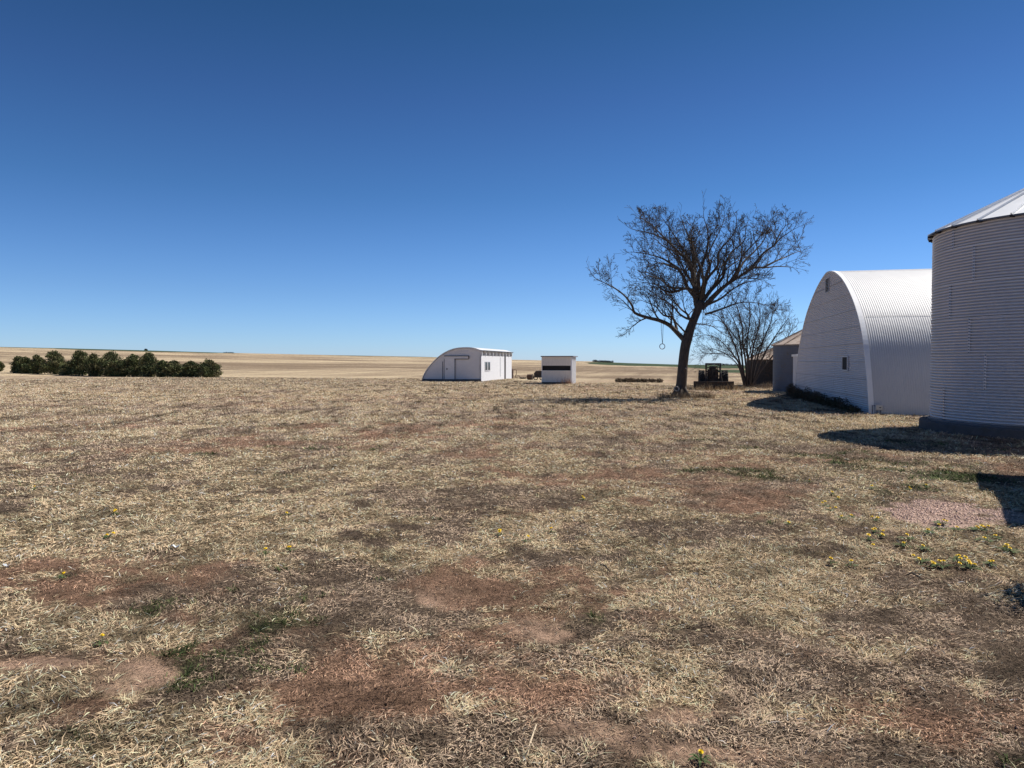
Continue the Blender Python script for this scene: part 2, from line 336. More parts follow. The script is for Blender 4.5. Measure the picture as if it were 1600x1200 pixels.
# footprints where no grass grows
BARE = []
def mat_grass():
    # radial density falls with distance; blades get coarser far away
    def sample(n, r0, r1, p):
        u = rng.random(n); e = 2-p
        r = (r0**e+u*(r1**e-r0**e))**(1/e); a = (rng.random(n)-.5)*2*R(47)
        return r*np.sin(a), r*np.cos(a), r
    x, y, r = sample(1150000, 2.1, 84, 1.6); ok = y < field_boundary(x)-1; x, y, r = x[ok], y[ok], r[ok]
    W = lawn_weights(x, y)
    keep = rng.random(len(x)) > (W[3]*.8+W[5]*.92+W[2]*.14)
    for (cx, cy, rad) in BARE: keep &= np.hypot(x-cx, y-cy) > rad
    dx = x-BC0.x; dy = y-BC0.y; keep &= ~((dx*e1.x+dy*e1.y > 0) & (dx*e2.x+dy*e2.y > 0) & (dx*e2.x+dy*e2.y < 13.2))
    x, y, r, W = x[keep], y[keep], r[keep], W[:, keep]; n = len(x)
    k, c = pick_cols(W, n)
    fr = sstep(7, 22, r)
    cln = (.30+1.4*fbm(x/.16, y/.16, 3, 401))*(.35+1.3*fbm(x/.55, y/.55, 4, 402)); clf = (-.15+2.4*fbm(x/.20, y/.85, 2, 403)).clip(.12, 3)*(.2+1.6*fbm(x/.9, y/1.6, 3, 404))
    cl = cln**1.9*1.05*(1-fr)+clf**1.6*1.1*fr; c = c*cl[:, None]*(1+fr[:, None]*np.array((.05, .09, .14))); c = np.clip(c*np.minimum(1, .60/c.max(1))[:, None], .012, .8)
    g = np.maximum(1, (r/5.)**.75)
    L = (.024+.042*rng.random(n)**1.5)*np.where(k == 0, 1.1, np.where(k == 2, .7, np.where(k == 4, .8, .8)))*g**.45
    wd = (.0017+.0020*rng.random(n))*g*np.where(k == 0, 1.25, 1.)*(1+.12*sstep(5, 12, r))
    flow = fbm(x/.6, y/.6, 2, 201)*14
    az = np.where(rng.random(n) < .55, flow+rng.standard_normal(n)*.7, rng.random(n)*2*math.pi)
    lift = np.abs(rng.normal(.22+.45*sstep(8, 25, r), .33, n)).clip(.02, 1.4); lift = np.where(k == 4, rng.uniform(.5, 1.3, n), lift)
    base = np.stack([x, y, terrain_z(x, y)+.002+.012*rng.random(n)], -1)
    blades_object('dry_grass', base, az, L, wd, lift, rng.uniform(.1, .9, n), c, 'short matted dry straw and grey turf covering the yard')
def tufts():
    # pale bunches of longer dead grass and green sprigs
    spots = []
    n = 13000
    u = rng.random(n); e = .35; r = (2.3**e+u*(34**e-2.3**e))**(1/e); a = (rng.random(n)-.5)*2*R(46)
    x = r*np.sin(a); y = r*np.cos(a); W = lawn_weights(x, y)
    q = rng.random(n)
    isg = q < W[4]*.9
    iss = (~isg) & (rng.random(n) < (W[0]**1.1)*.8*(fbm(x/.5, y/.5, 3, 301) > .50))
    bx, by, bl, bw, baz, bli, bc = [], [], [], [], [], [], []
    for sel, cl in ((iss, 's'), (isg, 'g')):
        idx = np.nonzero(sel)[0]
        for i in idx:
            rr = r[i]; m = int(rng.integers(14, 34)/(1+rr*.03)) if cl == 's' else int(rng.integers(10, 26)/(1+rr*.03))
            g = max(1, (rr/5)**.8); rad = rng.uniform(.012, .05)
            aa = rng.random(m)*2*math.pi; dd = rad*np.sqrt(rng.random(m))
            lean = rng.random()*2*math.pi
            bx.append(x[i]+dd*np.cos(aa)); by.append(y[i]+dd*np.sin(aa))
            baz.append(np.where(rng.random(m) < .6, lean+rng.standard_normal(m)*.7, aa))
            if cl == 's':
                bl.append(rng.uniform(.045, .11, m)*rng.uniform(.6, 1.05)); bli.append(rng.uniform(.15, 1.1, m)*rng.uniform(.5, 1.1)); t_ = rng.uniform(.78, 1.2)
                bw.append(rng.uniform(.0017, .0033, m)*g)
                bc.append(np.array((.64, .49, .315))*t_*np.clip(1+.15*rng.standard_normal((m, 1)), .5, 1.4))
            else:
                bl.append(rng.uniform(.03, .085, m)); bli.append(rng.uniform(.4, 1.3, m)); bw.append(rng.uniform(.003, .005, m)*g)
                bc.append(np.array((.075, .10, .04))*rng.uniform(.7, 1.3)*np.clip(1+.2*rng.standard_normal((m, 1)), .5, 1.6))
    bx = np.concatenate(bx); by = np.concatenate(by); n = len(bx)
    base = np.stack([bx, by, terrain_z(bx, by)], -1)
    blades_object('grass_tufts', base, np.concatenate(baz), np.concatenate(bl), np.concatenate(bw), np.concatenate(bli), rng.uniform(.2, 1., n), np.concatenate(bc).clip(.01, .62), 'longer pale bunches of dead grass and green sprigs in the yard')
def weeds(name, areas, label, colr, n_each, hmin, hmax, wid):
    """tall dead stalks; areas = list of (x, y, rx, ry)"""
    X, Y = [], []
    for (cx, cy, rx, ry) in areas:
        a = rng.random(n_each)*2*math.pi; q = np.sqrt(rng.random(n_each)); X.append(cx+rx*q*np.cos(a)); Y.append(cy+ry*q*np.sin(a))
    X = np.concatenate(X); Y = np.concatenate(Y); n = len(X)
    L = rng.uniform(hmin, hmax, n)*(.5+.7*fbm(X/.5, Y/.5, 2, 3))
    base = np.stack([X, Y, terrain_z(X, Y)-.01], -1)
    return blades_object(name, base, rng.random(n)*2*math.pi, L, np.full(n, wid), rng.uniform(.75, 1.55, n), rng.uniform(-.1, .7, n), np.array(colr)*np.clip(1+.3*rng.standard_normal((n, 1)), .4, 1.8), label, 'weeds')
# ================================================================== BARN
M_white = mat('white_paint', (.74, .75, .77), .55, 0, .05, 2., bump=.001, bscale=30)
M_alu = mat('bright_sheet_metal', (.50, .505, .52), .6, .12, .05, .9, bump=.012, bscale=1.9)
M_gable = mat('painted_sheet_siding', (.54, .535, .57), .5, .25, .05, 1.4, bump=.010, bscale=1.2, dirt=((.44, .42, .41), .04, 1.1), stretch=(1, 1, .5))
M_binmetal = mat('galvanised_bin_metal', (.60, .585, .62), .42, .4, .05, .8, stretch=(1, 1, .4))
M_dark = mat('dark_glass', (.02, .022, .026), .15, 0, .1)
M_black = mat('black_shadow_board', (.012, .012, .013), .8, 0, .1)
M_conc = mat('grey_concrete', (.085, .08, .085), .9, 0, .2, 5., bump=.006, bscale=25, dirt=((.08, .07, .065), .25, 3))
M_greymetal = mat('weathered_grey_metal', (.095, .105, .135), .5, .3, .15, 2., dirt=((.10, .09, .085), .2, 2.5))
M_rustroof = mat('rust_streaked_roof', (.42, .34, .28), .7, .1, .2, 3., stretch=(1, 1, 1), dirt=((.25, .15, .10), .35, 2.))
M_rust = mat('rusty_iron', (.10, .055, .038), .85, .2, .35, 9., bump=.003, bscale=50)
M_iron = mat('dark_old_iron', (.035, .032, .032), .7, .3, .4, 9., dirt=((.11, .055, .035), .25, 7))
M_rubber = mat('weathered_rubber', (.028, .027, .027), .85, 0, .3, 12.)
M_wire = mat('grey_wire', (.3, .3, .31), .5, .6, .1)
def groove_shade(m, z0, pitch, lo, width):
    """crevice shade painted into the base colour along the grooves of horizontal corrugation"""
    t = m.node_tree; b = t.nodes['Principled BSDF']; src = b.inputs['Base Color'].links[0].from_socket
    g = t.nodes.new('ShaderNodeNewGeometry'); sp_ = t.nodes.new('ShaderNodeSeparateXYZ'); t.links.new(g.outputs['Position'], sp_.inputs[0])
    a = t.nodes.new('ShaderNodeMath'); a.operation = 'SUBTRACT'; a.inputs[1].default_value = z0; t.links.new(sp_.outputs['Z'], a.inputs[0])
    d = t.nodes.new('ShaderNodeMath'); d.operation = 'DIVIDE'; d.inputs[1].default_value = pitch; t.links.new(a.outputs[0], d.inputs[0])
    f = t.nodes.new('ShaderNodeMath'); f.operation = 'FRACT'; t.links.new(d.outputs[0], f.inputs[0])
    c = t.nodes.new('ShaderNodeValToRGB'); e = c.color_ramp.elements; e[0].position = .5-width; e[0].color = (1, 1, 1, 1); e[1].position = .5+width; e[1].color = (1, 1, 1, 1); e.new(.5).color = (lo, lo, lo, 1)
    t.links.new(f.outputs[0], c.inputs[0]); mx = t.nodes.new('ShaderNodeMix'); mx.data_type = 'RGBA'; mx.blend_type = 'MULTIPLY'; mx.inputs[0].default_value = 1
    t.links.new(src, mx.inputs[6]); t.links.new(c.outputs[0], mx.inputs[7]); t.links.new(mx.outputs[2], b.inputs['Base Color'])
groove_shade(M_gable, .017, .068, .80, .3)  # end wall: painted shade line in every groove
BC0 = G(1358, 648)                                            # near corner of the gable wall
LEN_B = 24.0
OUTL = [(13.17, 0), (12.85, 1.0), (12.32, 1.98), (11.85, 2.56), (11.29, 3.12), (10.29, 3.84), (9.03, 4.44), (7.87, 4.86), (6.9, 5.10), (6.3, 5.19), (5.74, 5.17), (5.25, 5.10), (4.77, 5.00), (3.85, 4.70), (2.98, 4.28), (2.16, 3.76), (1.57, 3.28), (1.10, 2.77), (.72, 2.20), (.44, 1.55), (.22, .91), (.05, .35), (0, 0)]
def smooth_poly(pts, k=4):
    out = []; n = len(pts)
    for i in range(n-1):
        p0 = Vector(pts[max(i-1, 0)]); p1 = Vector(pts[i]); p2 = Vector(pts[i+1]); p3 = Vector(pts[min(i+2, n-1)])
        for j in range(k):
            t = j/k; out.append(.5*((2*p1)+(p2-p0)*t+(2*p0-5*p1+4*p2-p3)*t*t+(3*p1-p0-3*p2+p3)*t*t*t))
    out.append(Vector(pts[-1])); return out
arch = smooth_poly(OUTL)
def bp(s, z, a=0.0): return BC0+e2*s+ez*z+e1*a               # s along gable, a along the ridge
barn = empty('arched_barn', BC0+e2*6.5, 'big white arched metal barn with a tall narrow vent in its shaded end wall', 'barn')
# gable wall: horizontal corrugated sheets, clipped to the arch
def half_s(z):
    """s-range of the arch at height z"""
    L_ = [p for p in arch]; apex = max(range(len(L_)), key=lambda i: L_[i].y)
    left = L_[:apex+1]; right = L_[apex:]
    def it(seg):
        for a, b in zip(seg, seg[1:]):
            if min(a.y, b.y) <= z <= max(a.y, b.y) and abs(a.y-b.y) > 1e-6:
                return a.x+(b.x-a.x)*(z-a.y)/(b.y-a.y)
        return seg[0].x if z < 1 else L_[apex].x
    return it(right), it(left)
WIN_S, WIN_Z = (1.35, 1.72), (1.26, 1.72)
def build_gable():
    m = MB(); nz = 460; zt = 5.185; rows = []
    laps = [.52+.585*i for i in range(9)]
    ns = 12
    for i in range(nz+1):
        z = zt*i/nz; a, b = half_s(z)
        lapi = sum(1 for l in laps if z > l); base = .0
        off = .009*math.sin(2*math.pi*z/.068)
        fr = (z-(laps[lapi-1] if lapi else 0))
        off -= max(0, .008*(1-fr/.5))*0+(.010 if fr < .02 and lapi else 0)*-1
        rows.append([bp(a+(b-a)*j/ns, z, -off) for j in range(ns+1)])
    vs = [p for r_ in rows for p in r_]; n = ns+1
    m.add(vs, [(i*n+j, i*n+j+1, (i+1)*n+j+1, (i+1)*n+j) for i in range(nz) for j in range(ns)])
    return m.build('end_wall', M_gable, barn, smooth=True)
build_gable()
M_lap = mat('lap_edge', (.27, .27, .29), .6, .2, .2)
for l in [.52+.585*i for i in range(8)]:
    a, b = half_s(l); m = MB(); m.box(BC0, e2, -e1, ez, (a+.03, .004, l-.008), (b-.03, .012, l+.006)); m.build('sheet_lap', M_lap, barn)
for i in range(8):
    l = .52+.585*i
    for s_ in (3.1+(i % 2)*1.6, 7.4+(i % 2)*1.2, 10.6-(i % 2)*.8):
        a, b = half_s(min(l+.58, 5.1))
        if a+.1 < s_ < b-.1: m = MB(); m.box(BC0, e2, -e1, ez, (s_, .007, l+.02), (s_+.012, .010, l+.56)); m.build('sheet_joint', M_gable, barn)
# roof shell
def build_roof():
    m = MB(); pitch = .0677; npz = 4; N = int(LEN_B/pitch)*npz
    pts = arch; n = len(pts); nrm = []
    for i in range(n):
        t_ = pts[min(i+1, n-1)]-pts[max(i-1, 0)]; t_.normalize(); nrm.append(Vector((t_.y, -t_.x))*-1)
    cen = Vector((6.5, 1.5))
    nrm = [v if v.dot(p-cen) > 0 else -v for v, p in zip(nrm, pts)]
    vs = []
    for k in range(N+1):
        a = .10+k*pitch/npz; o_ = .033+.0045*math.sin(2*math.pi*k/npz+.4)
        for i in range(n):
            q = pts[i]+nrm[i]*o_; vs.append(bp(q.x, max(q.y, .01) if i in (0, n-1) else q.y, a))
    m.add(vs, [(k*n+i, k*n+i+1, (k+1)*n+i+1, (k+1)*n+i) for k in range(N) for i in range(n-1)])
    m.build('corrugated_roof', M_alu, barn, smooth=True)
    # flat edge flashing of the arch
    f = MB(); vs = []; 
    for a, o_ in ((-.02, .0), (-.02, .05), (.13, .05), (.13, .0)):
        for i in range(n):
            q = pts[i]+nrm[i]*o_; vs.append(bp(q.x, q.y, a))
    fs = [(j*n+i, j*n+i+1, ((j+1) % 4)*n+i+1, ((j+1) % 4)*n+i) for j in range(4) for i in range(n-1)]
    f.add(vs, fs); f.build('edge_flashing', M_white, barn, smooth=False)
    # lap seams along the roof, strips of darker grey metal
    for zz, nm in ((3.13, 0), (5.02, 0)):
        i = min(range(n//2, n), key=lambda i: abs(pts[i].y-zz)); q = pts[i]+nrm[i]*.046; tt = (pts[i+1]-pts[i]).normalized()
        s_ = MB(); A = e2*tt.x+ez*tt.y; Nn = e2*nrm[i].x+ez*nrm[i].y
        s_.box(bp(q.x, q.y), e1, A, Nn, (.22, -.007, 0), (LEN_B, .007, .003)); s_.build('roof_seam', mat('seam_metal', (.36, .36, .38), .6, .3, .2), barn)
    # far end wall
    b = MB(); b.add([bp(p.x, p.y, LEN_B) for p in pts], [tuple(range(n))]); b.build('far_end_wall', M_gable, barn)
build_roof()
# vent
def on_gable(px, py):
    r_ = ray(px, py); t_ = (BC0-C0).dot(e1)/r_.dot(e1); p = C0+r_*t_-BC0; return p.dot(e2), p.z
v0 = on_gable(1290.8, 457.0); v1 = on_gable(1296.0, 434.0)
sa_, sb_ = sorted((v0[0], v1[0])); za, zb = v0[1], v1[1]
m = MB(); m.box(BC0, e2, -e1, ez, (sa_, .012, za), (sb_, .02, zb)); vent = m.build('vent', M_black, barn)
m = MB()
for a_, b_, c_, d_ in ((sa_-.02, sa_, za-.03, zb+.03), (sb_, sb_+.02, za-.03, zb+.03), (sa_, sb_, za-.03, za), (sa_, sb_, zb, zb+.03)): m.box(BC0, e2, -e1, ez, (a_, .008, c_), (b_, .03, d_))
m.build('vent_frame', M_gable, vent)
m = MB()
for i in range(9):
    z = za+(zb-za)*(i+.5)/9; m = MB(); m.box(BC0, e2, -e1, ez, (sa_+.005, .022, z), (sb_-.005, .032, z+.010)); m.build('louvre', M_gable, vent)
# window
w0 = on_gable(1317.5, 577.5); w1 = on_gable(1325.5, 558.0); sa_, sb_ = sorted((w0[0], w1[0])); za, zb = w0[1], w1[1]
m = MB(); m.box(BC0, e2, -e1, ez, (sa_, .011, za), (sb_, .02, zb)); win = m.build('window', M_black, barn)
m = MB()
for a_, b_, c_, d_ in ((sa_-.07, sa_, za-.05, zb+.05), (sb_, sb_+.05, za-.05, zb+.05), (sa_, sb_, za-.05, za), (sa_, sb_, zb, zb+.05)): m.box(BC0, e2, -e1, ez, (a_, .008, c_), (b_, .045, d_))
m.build('window_frame', M_gable, win)
# small lean-to at the far corner
m = MB(); m.box(BC0, e2, e1, ez, (12.95, .12, 0), (14.5, 3.0, 2.0)); an = m.build('lean_to', mat('lean_to_paint', (.55, .55, .58), .6, 0, .06), barn)
m = MB()
m.box(BC0, e2, e1, ez, (12.9, .06, 1.94), (14.6, .12, 2.05))
m.build('roof_edge', M_white, an)
# electrical box on posts, leaning on nothing: a thing of its own
bx = BC0+e1*.24-e2*.14
t_ = empty('utility_box', bx, 'small grey utility box on two short legs at the near corner of the arched barn', 'utility box')
m = MB(); m.box(bx, e1, e2, ez, (-.10, -.05, .16), (.10, .05, .32)); m.build('housing', mat('box_paint', (.5, .5, .5), .6, .2, .1), t_, bevel=.008)
m = MB(); m.box(bx, e1, e2, ez, (-.075, -.056, .18), (.075, -.05, .30)); dd = m.build('door', mat('box_door', (.55, .55, .55), .6, .2, .1), t_)
m = MB(); m.box(bx, e1, e2, ez, (0, -.062, .225), (.05, -.056, .255)); m.build('label_plate', M_black, dd)
for s_ in (-.05, .05):
    m = MB(); m.tube([bx+e1*s_-ez*.03, bx+e1*s_+ez*.16], .014, 8); m.build('leg', M_greymetal, t_)
m = MB(); m.tube([bx+e1*-.16-ez*.03+e2*.1, bx+e1*-.16+ez*.3+e2*.1, bx-e1*.1+e2*.03+ez*.29], .012, 6); m.build('conduit', M_greymetal, t_)
# ================================================================== GRAIN BIN (near, right)
BX, BY, BR = 12.72, 16.66, 2.5
BARE.append((BX, BY, 2.75))
bc = Vector((BX, BY, 0)); EV = 4.80; CB = .24
bin_ = empty('grain_bin', bc, 'tall white corrugated steel grain bin on a concrete pad at the right edge', 'grain bin')
m = MB(); m.lathe(bc, [(2.60, -.1), (2.74, -.1), (2.74, CB-.03), (2.71, CB), (2.4, CB)], 96, cap=False); m.lathe(bc, [(2.6, CB-.01), (.01, CB-.01)], 96, cap=False)
m.build('concrete_pad', M_conc, bin_)
prof = []; pit = .0677; z = CB+.0; NW = int((EV-CB)/pit); groove_shade(M_binmetal, CB+.01+.0133, (EV-CB-.02)/NW, .42, .26)  # bin wall colour darkened in each valley to stand for crevice shade
for i in range(NW*6+1):
    zz = CB+.01+(EV-CB-.02)*i/(NW*6); prof.append((BR+(.014, .016, .012, -.006, -.016, -.004)[i % 6], zz))
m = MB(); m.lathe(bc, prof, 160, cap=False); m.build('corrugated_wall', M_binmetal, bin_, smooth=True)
ringh = (EV-CB)/5.65
ang0 = math.atan2(-BY, -BX)                                    # towards the camera
seams = [(1497, 5, 0), (1519, 4, 0), (1483, 3, 0), (1514, 2, 0), (1476, 0, 1)]
m = MB()
def bin_angle(px):
    r_ = ray(px, 566); r_ = Vector((r_.x, r_.y)).normalized(); c_ = Vector((BX, BY)); b_ = r_.dot(c_); t_ = b_-math.sqrt(max(0, b_*b_-c_.dot(c_)+BR*BR)); p = r_*t_-c_; return math.atan2(p.y, p.x)
mb_b = MB()
for px, row, _ in [(1486, 5, 0), (1519, 4, 0), (1483, 3, 0), (1514, 2, 0), (1540, 1, 0), (1476, 0, 0)]:
    a = bin_angle(px); zlo = CB+row*ringh+ (0 if row else .05); zhi = min(zlo+ringh*.97, EV-.08)
    n_ = Vector((math.cos(a), math.sin(a), 0)); tt = Vector((-n_.y, n_.x, 0))
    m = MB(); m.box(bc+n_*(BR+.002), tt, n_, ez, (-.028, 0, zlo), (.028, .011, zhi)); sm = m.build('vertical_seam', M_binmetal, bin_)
    m = MB(); k = 0
    while zlo+k*.0677 < zhi: m.box(bc+n_*(BR+.011), tt, n_, ez, (-.013, 0, zlo+k*.0677), (.013, .008, zlo+k*.0677+.026)); k += 1
    tag(m.build('bolts', M_greymetal, sm), kind='stuff')
for row in range(1, 6):
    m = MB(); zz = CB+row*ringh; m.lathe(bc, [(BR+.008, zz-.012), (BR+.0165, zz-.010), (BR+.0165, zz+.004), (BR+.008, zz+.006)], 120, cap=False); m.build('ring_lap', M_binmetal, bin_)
m = MB(); m.lathe(bc, [(BR+.015, CB), (BR+.05, CB), (BR+.05, CB+.035), (BR+.015, CB+.05)], 120, cap=False); m.build('base_angle', M_greymetal, bin_)
APX = 5.92
m = MB(); NR = 24; er = BR+.11
prof_r = []
vs = []; n_ang = NR*6
for j in range(9):
    f_ = j/8; rr_ = er*(1-f_)+.22*f_; zz = EV-.03+(APX-EV+.03)*(f_)
    for k in range(n_ang):
        a = 2*math.pi*k/n_ang; rib = .0
        vs.append((BX+rr_*math.cos(a), BY+rr_*math.sin(a), zz+rib))
m.add(vs, [(j*n_ang+k, j*n_ang+(k+1) % n_ang, (j+1)*n_ang+(k+1) % n_ang, (j+1)*n_ang+k) for j in range(8) for k in range(n_ang)])
M_binroof = mat('bin_roof_metal', (.84, .85, .86), .45, .15, .06, 2.)
roof = m.build('cone_roof', M_binroof, bin_)
m = MB()
for k in range(NR):
    a = 2*math.pi*k/NR+.09; d_ = Vector((math.cos(a), math.sin(a), 0)); p_ = bc+d_*(er+.01)+ez*(EV-.02); q_ = bc+d_*.25+ez*(APX+.005)
    ax = (q_-p_); L_ = ax.length; ax.normalize(); sd = Vector((-d_.y, d_.x, 0)); nn = ax.cross(sd); nn = nn if nn.z > 0 else -nn
    m.box(p_, ax, sd, nn, (0, -.016, -.005), (L_, .016, .035))
m.build('roof_rib', M_binroof, roof)
m = MB(); m.lathe(bc, [(er, EV-.055), (er+.012, EV-.055), (er+.012, EV-.02), (er, EV-.02)], 120, cap=False); m.build('eave_ring', M_greymetal, bin_)
m = MB()
for k in range(NR):
    a = 2*math.pi*k/NR+.09; d_ = Vector((math.cos(a), math.sin(a), 0)); sd = Vector((-d_.y, d_.x, 0))
    m.box(bc+d_*(BR+.0), sd, d_, ez, (-.03, 0, EV-.07), (.03, .13, EV-.02))
tag(m.build('eave_clips', M_iron, bin_), kind='stuff')
m = MB(); m.lathe(bc, [(.30, APX-.03), (.32, APX+.05), (.05, APX+.2)], 24); m.build('roof_cap', M_binroof, roof)
# ================================================================== two older round bins beyond the barn
def old_bin(cx, cy, rad, eave, apex, label, wallm, roofm):
    c = Vector((cx, cy, 0)); t = empty('round_grain_bin', c, label, 'grain bin', 'old bins beyond the arched barn'); BARE.append((cx, cy, rad+.1))
    pr = []; nn = int(eave/.09)
    for i in range(nn*4+1): pr.append((rad+.008*math.sin(2*math.pi*i/4), eave*i/(nn*4)))
    m = MB(); m.lathe(c, pr, 72, cap=False); m.build('wall', wallm, t, smooth=True)
    m = MB(); m.lathe(c, [(rad+.10, eave-.05), (rad+.10, eave), (rad*.5, (eave+apex)/2), (.2, apex)], 36, cap=True); r_ = m.build('cone_roof', roofm, t)
    m = MB()
    for k in range(18):
        a = 2*math.pi*k/18; d_ = Vector((math.cos(a), math.sin(a), 0)); p_ = c+d_*(rad+.10)+ez*eave; q_ = c+d_*.2+ez*apex; ax = (q_-p_); L_ = ax.length; ax.normalize(); sd = Vector((-d_.y, d_.x, 0)); n2 = ax.cross(sd); n2 = n2 if n2.z > 0 else -n2
        m.box(p_, ax, sd, n2, (0, -.02, -.01), (L_, .02, .03))
    m.build('roof_rib', roofm, r_)
    return t, c
# near one: left side at x=1205, depth about 37 m
Yb = 39.5; rad = 2.75; u = (1205.5-800)/FPX; al = math.atan(u)
dist_ = None
for it in range(60):
    cx = u*Yb+it*.1
    d_ = math.hypot(cx, Yb); 
    if math.atan2(cx, Yb)-math.asin(rad/d_) >= al: break
ob, obc = old_bin(cx, Yb, rad, 2.62, 4.0, 'dark grey round bin with tan cone roof standing just left of the arched barn', M_greymetal, M_rustroof)
a = bin_a = math.atan2(-Yb, -cx); 
n_ = Vector((math.cos(a-.5), math.sin(a-.5), 0)); tt = Vector((-n_.y, n_.x, 0))
m = MB(); m.box(obc+n_*(rad-.02), tt, n_, ez, (-.3, 0, .2), (.3, .05, 1.7)); m.build('door', mat('bin_door', (.13, .14, .17), .6, .3, .1), ob)
m = MB(); m.tube([obc+n_*(rad+.35)+tt*.9+ez*0, obc+n_*(rad+.05)+tt*.75+ez*2.1], .035, 6); m.build('unload_pipe', M_iron, ob)
Yb = 50.; rad = 2.6; cx = (1207-800)/FPX*Yb+.9
old_bin(cx, Yb, rad, 1.85, 2.95, 'low dark round bin with rusty tan roof half hidden behind the bare bush', M_iron, M_rustroof)
# ================================================================== half-arch shed (left of centre)
M_shedfront = mat('shed_front_sheet', (.66, .64, .64), .6, .15, .06, 1.5, bump=.004, bscale=3)
M_block = mat('white_block_wall', (.62, .63, .66), .8, 0, .08, 5., bump=.004, bscale=12, dirt=((.62, .62, .66), .15, 3))
SC0 = G(751, 596.3)
shed = empty('arched_shed', SC0-e1*2.5, 'white shed with a half-arch roof, sliding door and lit block side wall', 'shed')
def sfront(zx, zy):                                                       # pixel of an enlarged crop -> front-plane coordinates
    px = 630+zx/5.3333; py = 520+zy/5.3333; r_ = ray(px, py); t_ = (SC0-C0).dot(e2)/r_.dot(e2); p = C0+r_*t_-SC0; return -p.dot(e1), p.z
FO = [(160, 390), (176, 352), (200, 312), (240, 262), (290, 212), (340, 176), (400, 147), (460, 133), (530, 129), (590, 134), (640, 150)]
fo = smooth_poly([sfront(*q) for q in FO], 3); fo[0].y = 0
def sp(s, z, d=0.0): return SC0-e1*s+ez*z+e2*d
LS = 12.2
WT = sfront(645, 190)[1]; EVs = sfront(645, 152)[1]
m = MB(); m.add([sp(p.x, p.y) for p in fo]+[sp(0, fo[-1].y), sp(0, 0)], [tuple(range(len(fo)+2))]); m.build('front_wall', M_shedfront, shed)
m = MB(); m.add([sp(p.x, p.y, LS) for p in fo]+[sp(0, fo[-1].y, LS), sp(0, 0, LS)], [tuple(range(len(fo)+2))])
m.build('back_wall', M_shedfront, shed)
m = MB(); n = len(fo); vs = []
xs = [p for p in fo]+[Vector((-.22, fo[-1].y-.05))]; n = len(xs)
for o_, d_ in ((.02, -.12), (.10, -.12), (.10, LS+.1), (.02, LS+.1)): vs += [sp(p.x, p.y+o_, d_) for p in xs]
m.add(vs, [(j*n+i, j*n+i+1, ((j+1) % 4)*n+i+1, ((j+1) % 4)*n+i) for j in range(4) for i in range(n-1)])
m.build('arched_roof', mat('shed_roof_sheet', (.66, .67, .69), .5, .3, .06, 2.), shed)
m = MB(); m.box(SC0, -e1, e2, ez, (-.06, .0, 0), (.10, LS, WT)); sw = m.build('side_wall', M_block, shed)
m = MB()
for z in np.arange(.2, WT, .2): m.box(SC0, -e1, e2, ez, (-.063, .02, z), (-.06, LS-.02, z+.008))
m.build('mortar_line', mat('mortar', (.60, .60, .64), .9), sw)
m = MB(); m.box(SC0, -e1, e2, ez, (.3, .1, WT), (.35, LS-.1, EVs)); m.build('eave_gap', M_black, shed)
for k in range(10):
    m = MB(); d_ = .05+k*(LS-.2)/9; m.box(SC0, -e1, e2, ez, (-.14, d_, WT+.02), (.3, d_+.10, EVs-.02)); m.build('rafter_end', M_white, shed)
def swall(px, py):
    r_ = ray(px, py); t_ = (SC0-C0).dot(e1)/r_.dot(e1); p = C0+r_*t_-SC0; return p.dot(e2), p.z
a0 = swall(630+676/5.333, 520+312/5.333); a1 = swall(630+716/5.333, 520+245/5.333)
m = MB(); m.box(SC0, -e1, e2, ez, (-.075, a0[0], a0[1]), (-.06, a1[0], a1[1])); sw_ = m.build('window', M_dark, shed)
m = MB(); mid = (a0[0]+a1[0])/2
for q0, q1, z0, z1 in ((a0[0]-.1, a0[0], a0[1]-.08, a1[1]+.06), (a1[0], a1[0]+.1, a0[1]-.08, a1[1]+.06), (a0[0], a1[0], a0[1]-.08, a0[1]), (a0[0], a1[0], a1[1], a1[1]+.06), (mid-.13, mid+.13, a0[1], a1[1])):
    m.box(SC0, -e1, e2, ez, (-.09, q0, z0), (-.06, q1, z1))
m.build('window_frame', mat('window_frame_paint', (.45, .45, .48), .7), sw_)
b0 = swall(630+838/5.333, 555)[0]; b1 = swall(630+847/5.333, 555)[0]
m = MB(); m.box(SC0, -e1, e2, ez, (-.10, b0, .02), (-.06, b1, WT)); m.build('drain_pipe', M_iron, shed)
b0 = swall(630+802/5.333, 555)[0]
m = MB(); m.box(SC0, -e1, e2, ez, (-.068, b0, .3), (-.06, b0+.12, WT-.1)); m.build('door_edge', M_greymetal, shed)
# front: sliding door, rail, foundation
d0 = sfront(430, 392); d1 = sfront(347, 216)
m = MB(); m.box(SC0, -e1, -e2, ez, (d0[0], .03, .12), (d1[0], .07, d1[1])); dr = m.build('door', mat('door_sheet', (.72, .70, .70), .6, .15, .06), shed)
m = MB(); m.box(SC0, -e1, -e2, ez, (d0[0]-.06, .03, .12), (d0[0], .09, d1[1])); m.box(SC0, -e1, -e2, ez, (d1[0], .03, .12), (d1[0]+.03, .08, d1[1])); m.build('door_edge', mat('door_edge_paint', (.16, .16, .18), .7), dr)
m = MB(); m.box(SC0, -e1, -e2, ez, (d1[0]-.25, .07, 1.0), (d1[0]-.18, .11, 1.15)); m.build('handle', M_iron, dr)
r0 = sfront(546, 216); r1 = sfront(344, 196)
m = MB(); m.box(SC0, -e1, -e2, ez, (r0[0], .02, r0[1]), (r1[0], .10, r1[1])); rl = m.build('door_rail', M_shedfront, shed)
